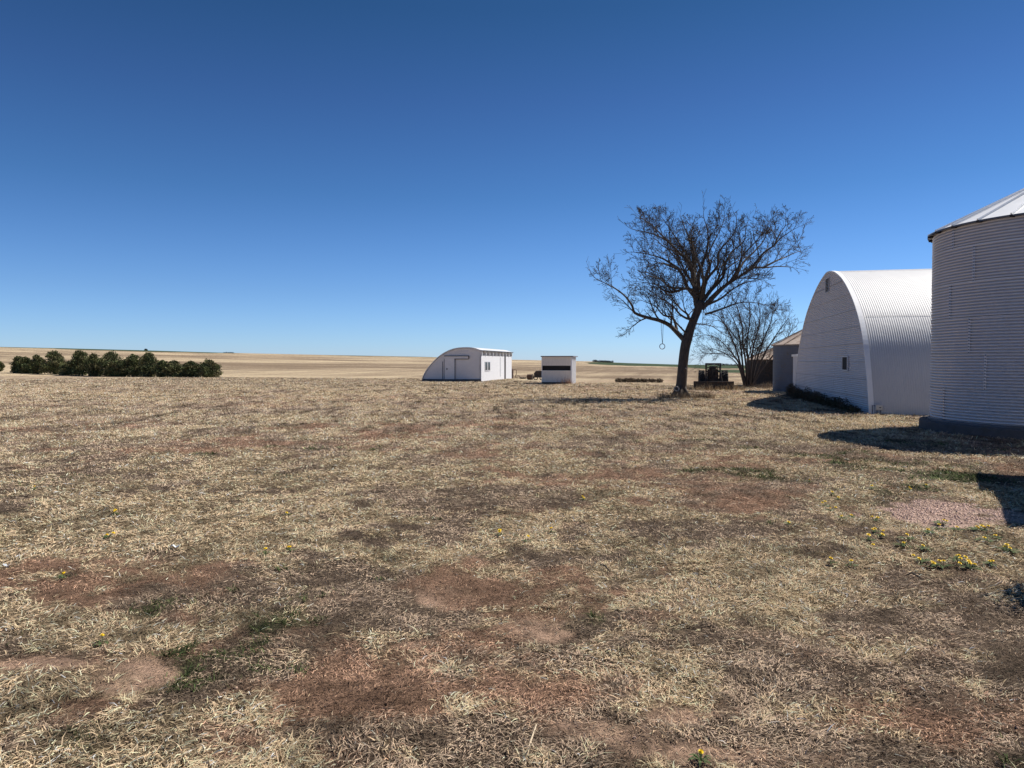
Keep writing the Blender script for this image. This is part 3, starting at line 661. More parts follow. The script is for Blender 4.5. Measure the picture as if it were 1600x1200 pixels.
m = MB(); m.box(SC0, -e1, -e2, ez, (r0[0]-.04, .02, r1[1]-.0), (r1[0], .14, r1[1]+.05)); m.box(SC0, -e1, -e2, ez, (r0[0]-.05, .02, r0[1]), (r0[0], .12, r1[1])); m.box(SC0, -e1, -e2, ez, (r0[0], .02, r0[1]-.05), (d0[0], .12, r0[1])); m.build('rail_cover', M_iron, rl)
m = MB(); q = sfront(330, 240); m.box(SC0, -e1, -e2, ez, (q[0]-.02, .01, .1), (q[0]+.03, .04, q[1])); m.build('sheet_joint', M_greymetal, shed)
m = MB(); m.box(SC0, -e1, -e2, ez, (-.06, .02, -.05), (fo[0].x, .10, .20)); m.build('foundation', mat('dark_foundation', (.10, .095, .10), .9), shed)
# ================================================================== small white shed
WC = G(891.5, 600.3)
W_ = [P(x, y, WC.y) for x, y in ((848, 558), (891.5, 558))]
wd = (WC-G(848, 600.6)).length; hh = 2.06
ws = empty('white_shed', WC-e1*wd/2, 'small flat-roofed white shed with a long black slot across its front', 'shed')
m = MB(); z1, z2 = (600-586.6)/43, (600-580.0)/43
def wall_strip(z0, z1_): m.box(WC, -e1, e2, ez, (0, 0, z0), (wd, .06, z1_))
M_boards = mat('shed_boards', (.78, .73, .65), .7, 0, .08, 3., stretch=(6, 6, 1)); wall_strip(.06, hh*.50); m.build('lower_boards', M_boards, ws); m = MB(); wall_strip(hh*.675, hh); m.build('upper_boards', M_boards, ws)
m = MB(); m.box(WC, -e1, e2, ez, (.0, .12, .05), (wd, .16, hh-.02)); m.build('dark_interior', M_black, ws)
m = MB(); m.box(WC, -e1, e2, ez, (.02, -.02, hh*.485), (wd-.02, .0, hh*.50)); m.build('slot_ledge', M_white, ws)
m = MB(); dpt = 2.6
m.box(WC, -e1, e2, ez, (-.05, 0, .0), (0, dpt, hh)); m.box(WC, -e1, e2, ez, (wd, 0, 0), (wd+.05, dpt, hh)); m.box(WC, -e1, e2, ez, (0, dpt-.05, 0), (wd, dpt, hh))
sd = m.build('side_wall', M_white, ws)
m = MB()
for k in range(7): m.box(WC, -e1, e2, ez, (-.09, .02+k*.40, 0), (-.05, .12+k*.40, hh-.02))
m.build('batten', M_white, sd)
m = MB(); m.box(WC, -e1, e2, ez, (-.22, -.12, hh), (wd+.10, dpt+.1, hh+.07)); m.build('flat_roof', mat('roof_edge', (.17, .17, .20), .7), ws)
m = MB(); m.box(WC, -e1, e2, ez, (-.02, -.01, -.05), (wd+.02, .02, .14)); m.build('foundation', M_black, ws)
# ================================================================== things between the sheds
def placed(px, py): return G(px, py)
p = placed(798, 591.2); t_ = empty('rusty_tank', p, 'rusty upright tank beside the lit wall of the arched shed', 'tank')
m = MB(); m.lathe(p, [(.02, 0), (.27, 0), (.28, .05), (.28, .9), (.2, 1.0), (.02, 1.02)], 20); m.build('shell', M_rust, t_, smooth=False)
for z_ in (.3, .65): m = MB(); m.lathe(p, [(.285, z_), (.30, z_+.02), (.285, z_+.04)], 20, cap=False); m.build('hoop', M_iron, t_)
p = placed(804.5, 590.6); t_ = empty('pipe_frame', p, 'bent rusty pipe frame standing beside the rusty tank', 'frame')
m = MB(); m.tube([p+Vector((-.25, 0, 0)), p+Vector((-.22, 0, .8)), p+Vector((-.1, 0, .88)), p+Vector((.15, 0, .85)), p+Vector((.17, 0, .5)), p+Vector((.02, 0, .1)), p+Vector((.3, 0, 0))], .03, 6); m.build('hoop', M_rust, t_)
m = MB(); m.tube([p+Vector((.0, .3, 0)), p+Vector((.12, .1, .32)), p+Vector((.42, 0, .26)), p+Vector((.6, 0, .0))], .025, 6); m.build('brace', M_rust, t_)
p = placed(817, 592.0); t_ = empty('scrap_iron', p, 'low dark heap of scrap iron lying between the two sheds', 'scrap')
m = MB(); random.seed(3)
for k in range(9):
    q = p+Vector((random.uniform(-.25, .25), random.uniform(-.2, .2), .04)); a_ = random.uniform(0, 6.3); dv = Vector((math.cos(a_)*.28, math.sin(a_)*.15, random.uniform(0, .12))); m.tube([q-dv, q+dv*.5+ez*.03, q+dv], .035, 6)
m.build('bars', M_iron, t_)
p = placed(828.5, 593.3); t_ = empty('steel_wheel_roller', p, 'dark old roller with a wheel ring lying beside the boxy implement', 'roller')
axd = Vector((.92, -.38, 0)); c_ = p+ez*.26
m = MB(); m.lathe(c_-axd*.28, [(.02, 0), (.22, 0), (.26, .04), (.26, .42), (.02, .45)], 20, axis=axd); m.build('drum', M_rust, t_)
m = MB()
for off in (.22,):
    ring = [c_+axd*off+(axd.orthogonal().normalized()*math.cos(a_)+axd.cross(axd.orthogonal().normalized())*math.sin(a_))*.25 for a_ in np.linspace(0, 2*math.pi, 25)]; m.tube(ring, .035, 6)
wr = m.build('wheel_rim', M_iron, t_)
m = MB()
for k in range(3):
    a_ = k*math.pi/3; v_ = axd.orthogonal().normalized()*math.cos(a_)+axd.cross(axd.orthogonal().normalized())*math.sin(a_); m.tube([c_+axd*.22-v_*.25, c_+axd*.22+v_*.25], .015, 5)
m.build('spoke', M_iron, wr)
p = placed(842, 593.8); t_ = empty('boxy_implement', p, 'dark boxy farm implement on wheels partly behind the small white shed', 'farm implement')
m = MB(); m.prism([p+Vector((x, -.3, z)) for x, z in ((-.42, .25), (-.45, .62), (-.28, .84), (.3, .86), (.5, .66), (.48, .25))], Vector((0, .8, 0))); m.build('hopper', M_iron, t_)
m = MB(); m.tube([p+Vector((-.5, 0, .3)), p+Vector((.6, 0, .3))], .03, 6); m.tube([p+Vector((.1, 0, .86)), p+Vector((.12, 0, 1.15))], .015, 5); m.build('axle', M_iron, t_)
for s_ in (-.3, .25):
    m = MB(); ring = [p+Vector((s_, -.34+.0, .20))+Vector((math.cos(a_)*.0+.17*math.cos(a_), 0, .17*math.sin(a_))) for a_ in np.linspace(0, 2*math.pi, 17)]; m.tube(ring, .04, 6); m.build('wheel', M_rubber, t_)
# ================================================================== tractor
TC = G(1114.5, 609.0)
tr = empty('old_tractor', TC, 'dark rusty tractor seen end on with an open upright frame and wide blade', 'tractor')
sc_ = TC.y/FPX
def tb(m, x0, x1, y0, y1, z0, z1): m.box(TC, e1, e2, ez, (x0, y0, z0), (x1, y1, z1))
def tractor_wheel(x, y, r_, w_, name='rear_wheel'):
    c_ = TC+e1*x+e2*y+ez*r_
    m = MB(); m.lathe(c_-e1*(w_/2), [(r_*.62, 0), (r_*.86, .01), (r_*.95, w_*.15), (r_*.97, w_*.5), (r_*.95, w_*.85), (r_*.86, w_-.01), (r_*.62, w_)], 28, axis=e1, cap=False); t2 = m.build(name, M_rubber, tr, smooth=True)
    m = MB(); A = e2; B = ez
    for k in range(18):
        for sgn in (-1, 1):
            a_ = 2*math.pi*(k+(.5 if sgn > 0 else 0))/18; rad_ = A*math.cos(a_)+B*math.sin(a_); tan_ = -A*math.sin(a_)+B*math.cos(a_)
            ax = (e1*sgn+tan_*.7).normalized(); m.box(c_+rad_*r_*.96, ax, rad_, ax.cross(rad_), (0, -.01, -.02), (w_*.52, .045, .02))
    m.build('lugs', M_rubber, t2)
    m = MB(); m.lathe(c_-e1*(w_*.3), [(r_*.62, 0), (r_*.6, .05), (r_*.2, .08), (.02, .08)], 24, axis=e1, cap=False); m.lathe(c_+e1*(w_*.3), [(r_*.62, 0), (r_*.2, -.05), (.02, -.05)], 24, axis=e1, cap=False); m.build('rim', M_rust, t2)
tractor_wheel(-.64, .9, .57, .38); tractor_wheel(.72, .9, .57, .38)
tractor_wheel(-.55, 2.6, .33, .18, 'front_wheel'); tractor_wheel(.6, 2.6, .33, .18, 'front_wheel')
m = MB(); tb(m, -.22, .3, .6, 2.9, .42, .72); tb(m, -.2, .28, 1.4, 2.9, .72, 1.12); m.build('engine_body', M_iron, tr, bevel=.02)
m = MB(); m.tube([TC+e1*-.75+e2*.9+ez*.57, TC+e1*.82+e2*.9+ez*.57], .09, 10); m.build('rear_axle', M_iron, tr)
m = MB(); m.tube([TC+e1*-.6+e2*2.6+ez*.33, TC+e1*.65+e2*2.6+ez*.33], .05, 8); m.build('front_axle', M_iron, tr)
m = MB()
for x in (-.42, .40): m.box(TC, e1, e2, ez, (x-.05, .1, .35), (x+.05, .2, 1.58))
m.box(TC, e1, e2, ez, (-.47, .1, 1.51), (.45, .22, 1.60)); m.box(TC, e1, e2, ez, (-.37, .1, 1.30), (.35, .16, 1.35)); m.box(TC, e1, e2, ez, (-.37, .1, 1.05), (.35, .16, 1.13)); m.box(TC, e1, e2, ez, (-.37, .1, .78), (.35, .16, .86))
m.build('upright_frame', M_iron, tr)
m = MB(); m.tube([TC+e1*-.35+e2*.13+ez*1.1, TC+e1*.0+e2*.13+ez*1.32, TC+e1*.34+e2*.13+ez*1.45], .03, 6); m.tube([TC+e1*-.2+e2*.2+ez*.6, TC+e1*.25+e2*.2+ez*1.3], .03, 6); m.tube([TC+e1*.36+e2*.05+ez*1.3, TC+e1*.52+e2*-.1+ez*.35], .035, 6); m.tube([TC+e1*-.38+e2*.05+ez*1.0, TC+e1*-.5+e2*-.1+ez*.35], .035, 6); m.tube([TC+e1*-.05+e2*.1+ez*.8, TC+e1*-.07+e2*.1+ez*1.3], .05, 6)
m.build('hydraulic_ram', M_iron, tr)
m = MB(); tb(m, -.33, .31, .24, .5, .35, 1.22); tb(m, -.28, .26, .22, .24, .5, 1.1); m.build('rear_housing', M_iron, tr, bevel=.04)
m = MB(); tb(m, -.2, .2, .65, .75, .85, 1.42); tb(m, -.22, .22, .3, .7, .78, .86); m.build('seat', M_iron, tr, bevel=.03)
m = MB(); ring = [TC+e2*1.25+ez*1.22+e1*(.19*math.cos(a_))+(e2*.5+ez*.86)*(.19*math.sin(a_)) for a_ in np.linspace(0, 2*math.pi, 21)]; m.tube(ring, .014, 6); m.tube([TC+e2*1.25+ez*1.22, TC+e2*1.5+ez*1.0], .02, 6); m.build('steering_wheel', M_iron, tr)
m = MB(); tb(m, -1.15, 1.15, -.42, -.32, .04, .52); tb(m, -1.15, -1.02, -.32, .1, .04, .50); tb(m, 1.02, 1.15, -.32, .1, .04, .50); tb(m, -1.15, 1.15, -.46, -.42, .42, .52); m.build('blade', M_iron, tr, bevel=.01)
for x in (-.7, -.25, .25, .7): m = MB(); tb(m, x-.03, x+.03, -.46, -.42, .08, .42); m.build('blade_rib', M_iron, tr)
# ================================================================== trees
def crook(p0, p1, n, amp, rnd):
    pts = [p0]; d = p1-p0; L = d.length
    for i in range(1, n):
        pts.append(p0+d*(i/n)+Vector((rnd.gauss(0, 1), rnd.gauss(0, 1), rnd.gauss(0, 1)))*amp*L/n)
    pts.append(p1); return pts
def twig(m, p, d, L, r, lvl, rnd, up=.25, maxl=3, dens=1.0):
    n = (7, 5, 3, 2)[lvl]; pts = [p]; dirs = []
    dd = d.normalized()
    for i in range(n):
        k = (.12, .10, .075, .04)[lvl]
        dd = (dd+Vector((rnd.gauss(0, k), rnd.gauss(0, k), rnd.gauss(0, k)+up*.35))).normalized()
        pts.append(pts[-1]+dd*(L/n)); dirs.append(dd)
    rad = [max(.0062, r*(1-.8*i/n)) for i in range(n+1)]
    m.tube(pts, rad, 5 if lvl < 1 else (4 if lvl < 2 else 3), cap=False)
    if lvl >= maxl: return
    nc = max(2, int(dens*(rnd.uniform(7, 10) if lvl == 0 else rnd.uniform(3, 5) if lvl == 1 else rnd.uniform(2, 3.4))))
    for j in range(nc):
        t = (.15+.85*(j+rnd.random())/nc); t = min(t, .98); i = min(int(t*n), n-1); f = t*n-i
        q = pts[i]*(1-f)+pts[i+1]*f; base = dirs[i]
        side = Vector((rnd.gauss(0, 1), rnd.gauss(0, 1), rnd.gauss(0, 1))); side -= base*side.dot(base)
        if side.length < 1e-3: continue
        side.normalize(); ang = rnd.uniform(.45, .95)
        nd = base*math.cos(ang)+side*math.sin(ang)
        twig(m, q, nd, L*rnd.uniform(.34, .62)*(1.15-.45*t), max(.0065, rad[i]*.6), lvl+1, rnd, up, maxl, dens)
def big_tree():
    rnd = random.Random(12); YT = G(1062, 622).y; base = G(1062, 622.5)
    root = empty('bare_tree', base, 'large bare leafless tree leaning slightly right with a hanging ring', 'tree')
    Z = lambda zx, zy, dy=0: P(900+zx/3.4286, 290+zy/3.4286, YT+dy)
    bark = mat('dark_bark', (.075, .06, .05), .9, 0, .4, 14., bump=.035, bscale=18, stretch=(1, 1, .3))
    M = MB()
    tp = [(560, 1120, 34), (563, 1085, 29), (568, 1020, 27), (575, 940, 26), (584, 870, 26), (596, 820, 27), (615, 760, 23), (635, 710, 21), (655, 660, 21), (668, 620, 18)]
    pts = [Z(a, b) for a, b, _ in tp]; rad = [c/3.4286*YT/FPX for _, _, c in tp]
    pts[0] = pts[0]-ez*.05
    pp = smooth_poly([tuple(p) for p in pts], 3); rr = list(np.interp(np.linspace(0, len(rad)-1, len(pp)), range(len(rad)), rad))
    n = len(pp)
    M.tube(pp, rr, 16)
    # root flare
    for k in range(6):
        a = k*1.05+.3; d = Vector((math.cos(a), math.sin(a), 0)); M.tube([pts[0]+d*.48-ez*.03, pts[0]+d*.30+ez*.12, pts[0]+d*.13+ez*.5], [.05, .10, .10], 7)
    trunk = M.build('trunk', bark, root, smooth=True)
    K = MB()
    limbs = [  ([(655,665),(648,610),(640,560),(636,500),(632,430),(620,350),(600,270),(590,200)], .6, 20, 2),
     # (points as zoomed photo pixels, depth at end, radius px start, end)
     ([(590,840),(545,785),(500,745),(440,722),(380,705),(312,684),(300,642),(262,600),(220,565),(170,530),(120,498),(58,440)], -1.2, 15, 2),
     ([(540,770),(525,715),(470,690),(430,650),(380,620),(320,600)], 1.5, 8, 1.6),
     ([(620,760),(600,700),(560,660),(510,600),(470,560),(420,540)], 2.2, 8, 1.6),
     ([(640,700),(610,720),(560,690),(520,640),(450,600),(400,560),(340,550)], -2.2, 8, 1.6),
     ([(648,600),(600,556),(520,570),(470,560),(420,528),(360,520),(290,505)], 1.2, 10, 1.6),
     ([(650,560),(560,545),(500,540),(450,500),(390,480),(340,470)], -2.5, 8, 1.4),
     ([(640,600),(600,540),(575,480),(545,430),(500,395),(440,372),(380,360),(310,350),(240,350)], 1.0, 12, 1.6),
     ([(560,450),(500,420),(440,410),(400,430),(330,440)], -2, 6, 1.4),
     ([(645,580),(630,500),(615,420),(560,350),(520,310),(470,260),(410,200),(350,150),(300,115)], -1.5, 13, 1.8),
     ([(500,290),(430,250),(370,225),(300,215),(240,180)], .8, 5, 1.4),
     ([(640,520),(605,400),(560,300),(530,250),(480,180),(410,95)], 1.8, 9, 1.5),
     ([(655,580),(640,480),(640,400),(620,300),(590,220),(570,160),(555,110)], 2.8, 11, 1.6),
     ([(660,560),(655,470),(690,380),(705,320),(700,230),(680,160),(680,70)], -1.0, 11, 1.6),
     ([(665,600),(690,500),(720,420),(710,360),(740,270),(790,180),(800,110)], 2.5, 10, 1.6),
     ([(680,600),(700,500),(760,420),(770,340),(840,250),(860,170),(830,90)], -2.4, 10, 1.6),
     ([(672,630),(720,560),(780,490),(800,420),(840,350),(900,290),(905,210),(940,120)], 1.5, 12, 1.8),
     ([(690,640),(760,560),(830,510),(870,430),(890,370),(950,300),(1000,240),(1040,150)], -2.0, 12, 1.8),
     ([(675,660),(740,590),(800,535),(870,480),(950,440),(1010,435),(1080,425),(1150,430),(1200,440)], 1.2, 14, 1.6),
     ([(900,470),(950,410),(1010,360),(1060,310),(1100,270),(1160,230),(1240,180)], -1.0, 9, 1.5),
     ([(1000,435),(1070,400),(1130,370),(1190,350),(1240,350)], 2.2, 6, 1.4),
     ([(860,480),(900,400),(960,340),(1010,280),(1020,200),(1060,130)], 2.8, 8, 1.5),
     ([(1060,315),(1090,250),(1120,200),(1160,165)], .5, 5, 1.3),
     ([(690,690),(740,680),(810,650),(870,630),(930,625),(1000,630),(1060,650)], -1.0, 7, 1.2),
     ([(700,640),(770,600),(840,560),(900,520),(960,510),(1000,500)], -2.8, 7, 1.3),
     ([(640,740),(690,740),(740,760),(790,800),(850,830)], 1.5, 4, 1.1),
     ([(660,640),(640,560),(600,480),(560,430),(520,360),(450,300),(380,280)], 3.0, 9, 1.5),
     ([(665,620),(680,540),(670,450),(640,350),(620,250),(640,150)], -3.2, 9, 1.5),
     ([(672,620),(730,540),(800,450),(850,400),(900,380),(960,360)], 3.4, 8, 1.5),
     ([(600,800),(560,760),(520,700),(500,650),(490,600)], -2.6, 6, 1.3)]
    for li, (L, dy, r0, r1) in enumerate(limbs):
        nn = len(L); L = [(a, b if b > 560 else 560-(560-b)*.955) for a, b in L]
        pts = [Z(a, b, dy*(i/(nn-1))**1.1) for i, (a, b) in enumerate(L)]
        pts = [p+Vector((rnd.gauss(0, .03), rnd.gauss(0, .08), rnd.gauss(0, .03))) if 0 < i < nn-1 else p for i, p in enumerate(pts)]
        pts[-1] = pts[-2].lerp(pts[-1], .45); pp = smooth_poly([tuple(p) for p in pts], 3); N = len(pp); ra = [((r0*1.75*(1-i/(N-1))**1.25)*.5+r1*.55)/3.4286*YT/FPX for i in range(N)]
        K.tube(pp, ra, 7, cap=True)
        tot = sum((pp[i+1]-pp[i]).length for i in range(N-1)); acc = 0; nxt = tot*.16+rnd.random()*.2
        for i in range(N-1):
            seg = pp[i+1]-pp[i]
            while acc+seg.length > nxt:
                q = pp[i]+seg*((nxt-acc)/seg.length); bd = seg.normalized(); fr = nxt/tot
                side = Vector((rnd.gauss(0, 1), rnd.gauss(0, 1), rnd.gauss(0, .8)+.2)); side.z = abs(side.z) if side.z < -.25 and rnd.random() < .8 else side.z; side -= bd*side.dot(bd); side.normalize(); ang = rnd.uniform(.5, 1.05)
                big = rnd.random() < .5
                nd = bd*math.cos(ang)+side*math.sin(ang); nd.z += .22; nd.normalize()
                twig(K, q, nd, (rnd.uniform(1.2, 2.3) if big else rnd.uniform(.5, .9))*(1.1-.68*fr), max(.012 if big else .009, ra[i]*(.5 if big else .35)), 0 if big else 1, rnd, .10, 3, 1.05)
                nxt += rnd.uniform(.22, .42)
            acc += seg.length
        twig(K, pp[-1], pp[-1]-pp[-3], rnd.uniform(.5, .9), ra[-1], 2, rnd, .1, 3)
    K.build('crown', bark, root)
    # pale tag nailed to the trunk
    q = Z(583, 980)-Vector((0, .28, 0)); m = MB(); m.box(q, Vector((.8, 0, -.6)), Vector((0, 1, 0)), Vector((.6, 0, .8)), (-.06, -.02, -.02), (.06, .02, .02)); m.build('bark_scar', mat('pale_wood', (.45, .42, .38), .8), root)
    # hanging ring
    a = P(1034.2, 513.5, YT-.55); b = P(1035, 536.5, YT-.55); t_ = empty('hanging_ring', P(1035, 545, YT-.55), 'small pale ring on a cord below the lowest left limb of the bare tree', 'ring')
    m = MB(); c_ = P(1034.8, 541.3, YT-.55); m.tube([c_+Vector((.118*math.cos(u_), 0, .118*math.sin(u_))) for u_ in np.linspace(0, 2*math.pi, 29)], .017, 6, cap=False); m.build('hoop', mat('ring_plastic', (.30, .31, .36), .5), t_)
    m = MB(); m.tube([a+Vector((-.03, 0, .25)), a+Vector((-.03, 0, 0)), b], .010, 5); m.tube([a+Vector((.06, 0, .2)), a+Vector((.05, 0, 0)), b+Vector((.01, 0, 0))], .010, 5); m.build('cord', mat('cord_fibre', (.12, .11, .11), .9), t_)
    # coil of hose at the foot
    c_ = P(1057, 607.5, YT-.48); t_ = empty('hose_coil', c_, 'pale coiled hose hung low on the trunk of the big bare tree', 'hose')
    for rr_ in (.09, .11): 
        m = MB(); m.tube([c_+Vector((rr_*math.cos(u_), .02*math.sin(3*u_)-.1*(rr_-.09), rr_*math.sin(u_))) for u_ in np.linspace(0, 2*math.pi, 25)], .014, 6, cap=False); m.build('loop', mat('hose_rubber', (.30, .29, .29), .7), t_)
    return base
TB = big_tree()
def bush_tree():
    rnd = random.Random(5); YT = 46.; base = G(1172, 605.5); YT = base.y
    root = empty('bare_bush', base, 'bare many-stemmed bush fanning up behind the big tree beside the old bins', 'bush')
    bark = mat('bush_bark', (.075, .06, .052), .9, 0, .3, 14.)
    Z = lambda zx, zy, dy=0: P(900+zx/3.4286, 290+zy/3.4286, YT+dy)
    S = MB(); K = MB()
    stems = [([(905,1075),(890,1000),(870,920),(840,830),(800,750),(760,700),(710,680)],-1), ([(910,1075),(895,980),(885,880),(870,790),(840,710),(800,650)],.8), ([(915,1075),(910,960),(895,850),(890,750),(870,670),(850,620)],-1.2),
      ([(925,1075),(925,960),(915,850),(930,740),(930,660),(925,600)],1), ([(930,1075),(940,960),(950,860),(980,760),(985,680),(975,620)],-.6), ([(935,1075),(960,970),(985,880),(1020,790),(1050,710),(1050,640)],1.2),
      ([(940,1075),(975,985),(1010,900),(1060,820),(1100,760),(1140,710)],-1), ([(940,1075),(990,990),(1040,930),(1090,860),(1140,800),(1165,745)],.5), ([(900,1075),(875,980),(840,930),(780,890),(720,870),(670,850)],.6), ([(900,1060),(870,950),(820,880),(760,820),(700,800),(650,790)],-1.3),
      ([(925,1060),(915,900),(860,820),(820,770),(780,730),(730,720)],1.8), ([(935,1060),(965,900),(1000,830),(1010,740),(1030,690),(1090,650)],1.8), ([(905,1060),(880,960),(830,910),(760,900),(700,900),(660,920)],1.2), ([(930,1075),(920,950),(950,820),(960,720),(900,640)],-1.8), ([(930,1075),(940,940),(920,800),(890,700),(870,640)],2.2)]
    for i, (L, dy) in enumerate(stems):
        nn = len(L); pts = [Z(a, b, dy*(j/(nn-1))) for j, (a, b) in enumerate(L)]; pp = smooth_poly([tuple(p) for p in pts], 3); N = len(pp)
        ra = [(.075 if i < 8 else .045)*(1-.82*j/(N-1)) for j in range(N)]
        S.tube(pp, ra, 7)
        tot = sum((pp[j+1]-pp[j]).length for j in range(N-1)); acc = 0; nxt = tot*.3
        for j in range(N-1):
            seg = pp[j+1]-pp[j]
            while acc+seg.length > nxt:
                q = pp[j]+seg*((nxt-acc)/seg.length); bd = seg.normalized(); side = Vector((rnd.gauss(0, 1), rnd.gauss(0, 1), rnd.gauss(0, .6)+.1)); side -= bd*side.dot(bd); side.normalize(); ang = rnd.uniform(.35, .75)
                twig(K, q, bd*math.cos(ang)+side*math.sin(ang), rnd.uniform(.8, 1.7)*(1.15-.5*nxt/tot), max(.010, ra[j]*.4), 1, rnd, .15, 3, 1.6)
                nxt += rnd.uniform(.16, .34)
            acc += seg.length
    S.build('stems', bark, root, smooth=True); K.build('crown', bark, root)
    return base
BB = bush_tree()
# ------------------------------------------------------------------ cedars
def leaf_cloud(name, clumps, n, size, cols, parent, m, seed, up=0.):
    """clumps: list of (centre, (rx, ry, rz)); small leaf faces spread through them"""
    g = np.random.default_rng(seed); vol = np.array([c[1][0]*c[1][1]*c[1][2] for c in clumps])**.7; k = g.choice(len(clumps), n, p=vol/vol.sum())
    C_ = np.array([tuple(c[0]) for c in clumps])[k]; S_ = np.array([c[1] for c in clumps])[k]
    d = g.standard_normal((n, 3)); d /= np.linalg.norm(d, axis=1)[:, None]; rr = g.random(n)**.45
    p = C_+d*S_*rr[:, None]
    a = g.standard_normal((n, 3))*.6+d*.6; a[:, 2] += up; a /= np.linalg.norm(a, axis=1)[:, None]; b = np.cross(a, g.standard_normal((n, 3))); b /= np.linalg.norm(b, axis=1)[:, None]
    L = size*g.uniform(.6, 1.5, n)[:, None]; W = L*.42
    V = np.stack([p-b*W*.5, p+a*L*.5-b*W, p+a*L*1.2, p+a*L*.5+b*W], 1).reshape(-1, 3)
    q = (np.arange(n)*4)[:, None]+np.arange(4)
    me = bpy.data.meshes.new(name); me.vertices.add(4*n); me.vertices.foreach_set('co', V.ravel().astype(np.float32)); me.loops.add(4*n); me.loops.foreach_set('vertex_index', q.ravel().astype(np.int32)); me.polygons.add(n); me.polygons.foreach_set('loop_start', (np.arange(n)*4).astype(np.int32)); me.update(calc_edges=True)
    tint = np.array(cols)[g.integers(0, len(cols), len(clumps))][k]*np.clip(1+.25*g.standard_normal((n, 1)), .4, 1.8)
    c = np.repeat(np.hstack([tint, np.ones((n, 1))]), 4, axis=0); at = me.attributes.new('col', 'FLOAT_COLOR', 'POINT'); at.data.foreach_set('color', c.ravel().astype(np.float32))
    me.materials.append(m); o = bpy.data.objects.new(name, me); sc.collection.objects.link(o)
    o.parent = parent; o.matrix_parent_inverse = parent.matrix_basis.inverted(); return o
LEAF = attr_mat('cedar_foliage', .85, .25, 1.5); CBARK = mat('cedar_bark', (.09, .06, .045), .9, 0, .3, 9.)
def cedar(x0, x1, ytop, ybase, label, seed, shape='cone'):
    px = (x0+x1)/2; b = G(px, ybase); Y = b.y; b.z = gz(b.x, b.y); s = Y/FPX; Wd = (x1-x0)*s/2*1.18; H = (ybase-ytop)*s
    t = empty('cedar_tree', b, label, 'cedar tree', 'cedars in the row at the left'); rnd = random.Random(seed); cl = []
    for k in range(80):
        h = rnd.random()**.85; f = (1-h**2.8)**.55 if shape == 'cone' else (1-h**2.6)**.6
        a = rnd.random()*6.283; rr = Wd*f*rnd.uniform(.2, .95)
        cl.append((b+Vector((rr*math.cos(a), rr*math.sin(a), .05+h*(H-.30))), (Wd*rnd.uniform(.2, .34), Wd*rnd.uniform(.2, .34), H*rnd.uniform(.08, .15))))
    for k in range(3): cl.append((b+Vector((rnd.uniform(-.25, .25)*Wd, rnd.uniform(-.2, .2)*Wd, H*(.90-.08*k))), (Wd*.12, Wd*.12, H*.10)))
    cl.append((b+ez*H*.42, (Wd*.72, Wd*.72, H*.36))); cl.append((b+ez*H*.2, (Wd*.85, Wd*.85, H*.2)))
    leaf_cloud('crown', cl, 9000, .11, [(.115, .13, .055), (.155, .155, .07), (.085, .105, .048), (.15, .14, .07)], t, LEAF, seed, .5)
    m = MB(); m.tube([b-ez*.05, b+ez*H*.5, b+ez*H*.85], [.11, .07, .02], 7)
    for k in range(7):
        a = k*2.4; z = H*(.1+.1*k); m.tube([b+ez*z, b+ez*(z+.25*Wd)+Vector((math.cos(a), math.sin(a), 0))*Wd*.6*(1-k/9)], [.03, .01], 5)
    m.build('trunk', CBARK, t)
z1 = lambda x: x/4.; zy = lambda y: 520+y/4.
CE = [(-45, 13, 190, 262, 'cedar cut off by the left edge of the photo'), (74, 165, 158, 265, 'cedar at the left end of the dense row'), (125, 205, 165, 266, 'low cedar second from the left end of the dense row'), (190, 278, 150, 267, 'pointed cedar third in the row from the left'), (272, 412, 126, 268, 'wide tall cedar fourth in the row from the left'), (385, 468, 190, 270, 'low cedar filling the gap right of the wide tall one'), (434, 562, 118, 271, 'tallest cedar left of the middle of the row'), (545, 645, 132, 272, 'cedar in the exact middle of the dark row'), (632, 768, 122, 273, 'broad cedar right of the middle of the row'), (700, 795, 170, 274, 'low cedar at the right foot of the broad one'), (765, 900, 138, 274, 'olive tinted cedar fifth from the right end'), (880, 985, 126, 275, 'narrow tall cedar fourth from the right end'), (970, 1062, 172, 276, 'small cedar just right of the narrow tall one'), (1035, 1148, 172, 277, 'round cedar third from the right end'), (1134, 1255, 175, 278, 'round cedar second from the right end'), (1238, 1376, 166, 279, 'round dome-shaped cedar at the right end of the row')]
for i, (a, b, c, d, lb) in enumerate(CE): cedar(z1(a), z1(b), zy(c), zy(d), lb, 40+i, 'dome' if i > 12 else 'cone')
# ------------------------------------------------------------------ far shelter belts
def belt(px0, px1, r_, h, label, seed, dens=1.0):
    rnd = random.Random(seed); cl = []; mid = (px0+px1)/2; c = ray(mid, 566); c = Vector((c.x, c.y, 0)).normalized()*r_; c.z = gz(c.x, c.y)
    t = empty('far_shelter_belt', c, label, 'trees')
    t['kind'] = 'stuff'
    n = max(3, int((px1-px0)*dens))
    for k in range(n):
        px = px0+(px1-px0)*(k+rnd.random()*.6)/n; d = ray(px, 566); d = Vector((d.x, d.y, 0)).normalized()*(r_+rnd.uniform(-12, 12)); hh_ = h*rnd.uniform(.55, 1.1); d.z = gz(d.x, d.y)+hh_*.45
        cl.append((d, (h*rnd.uniform(.4, .7), h*.5, hh_*.5)))
    o = leaf_cloud('tree_line', cl, 500+60*n, h*.16, [(.028, .036, .022), (.04, .045, .03)], t, LEAF, seed); 
    return t
def belt_obj(*a):
    t = belt(*a); ch = t.children[0]; ch.parent = None; ch.matrix_parent_inverse = Matrix(); ch.name = 'far_shelter_belt'; tag(ch, t['label'], 'trees', kind='stuff'); bpy.data.objects.remove(t)
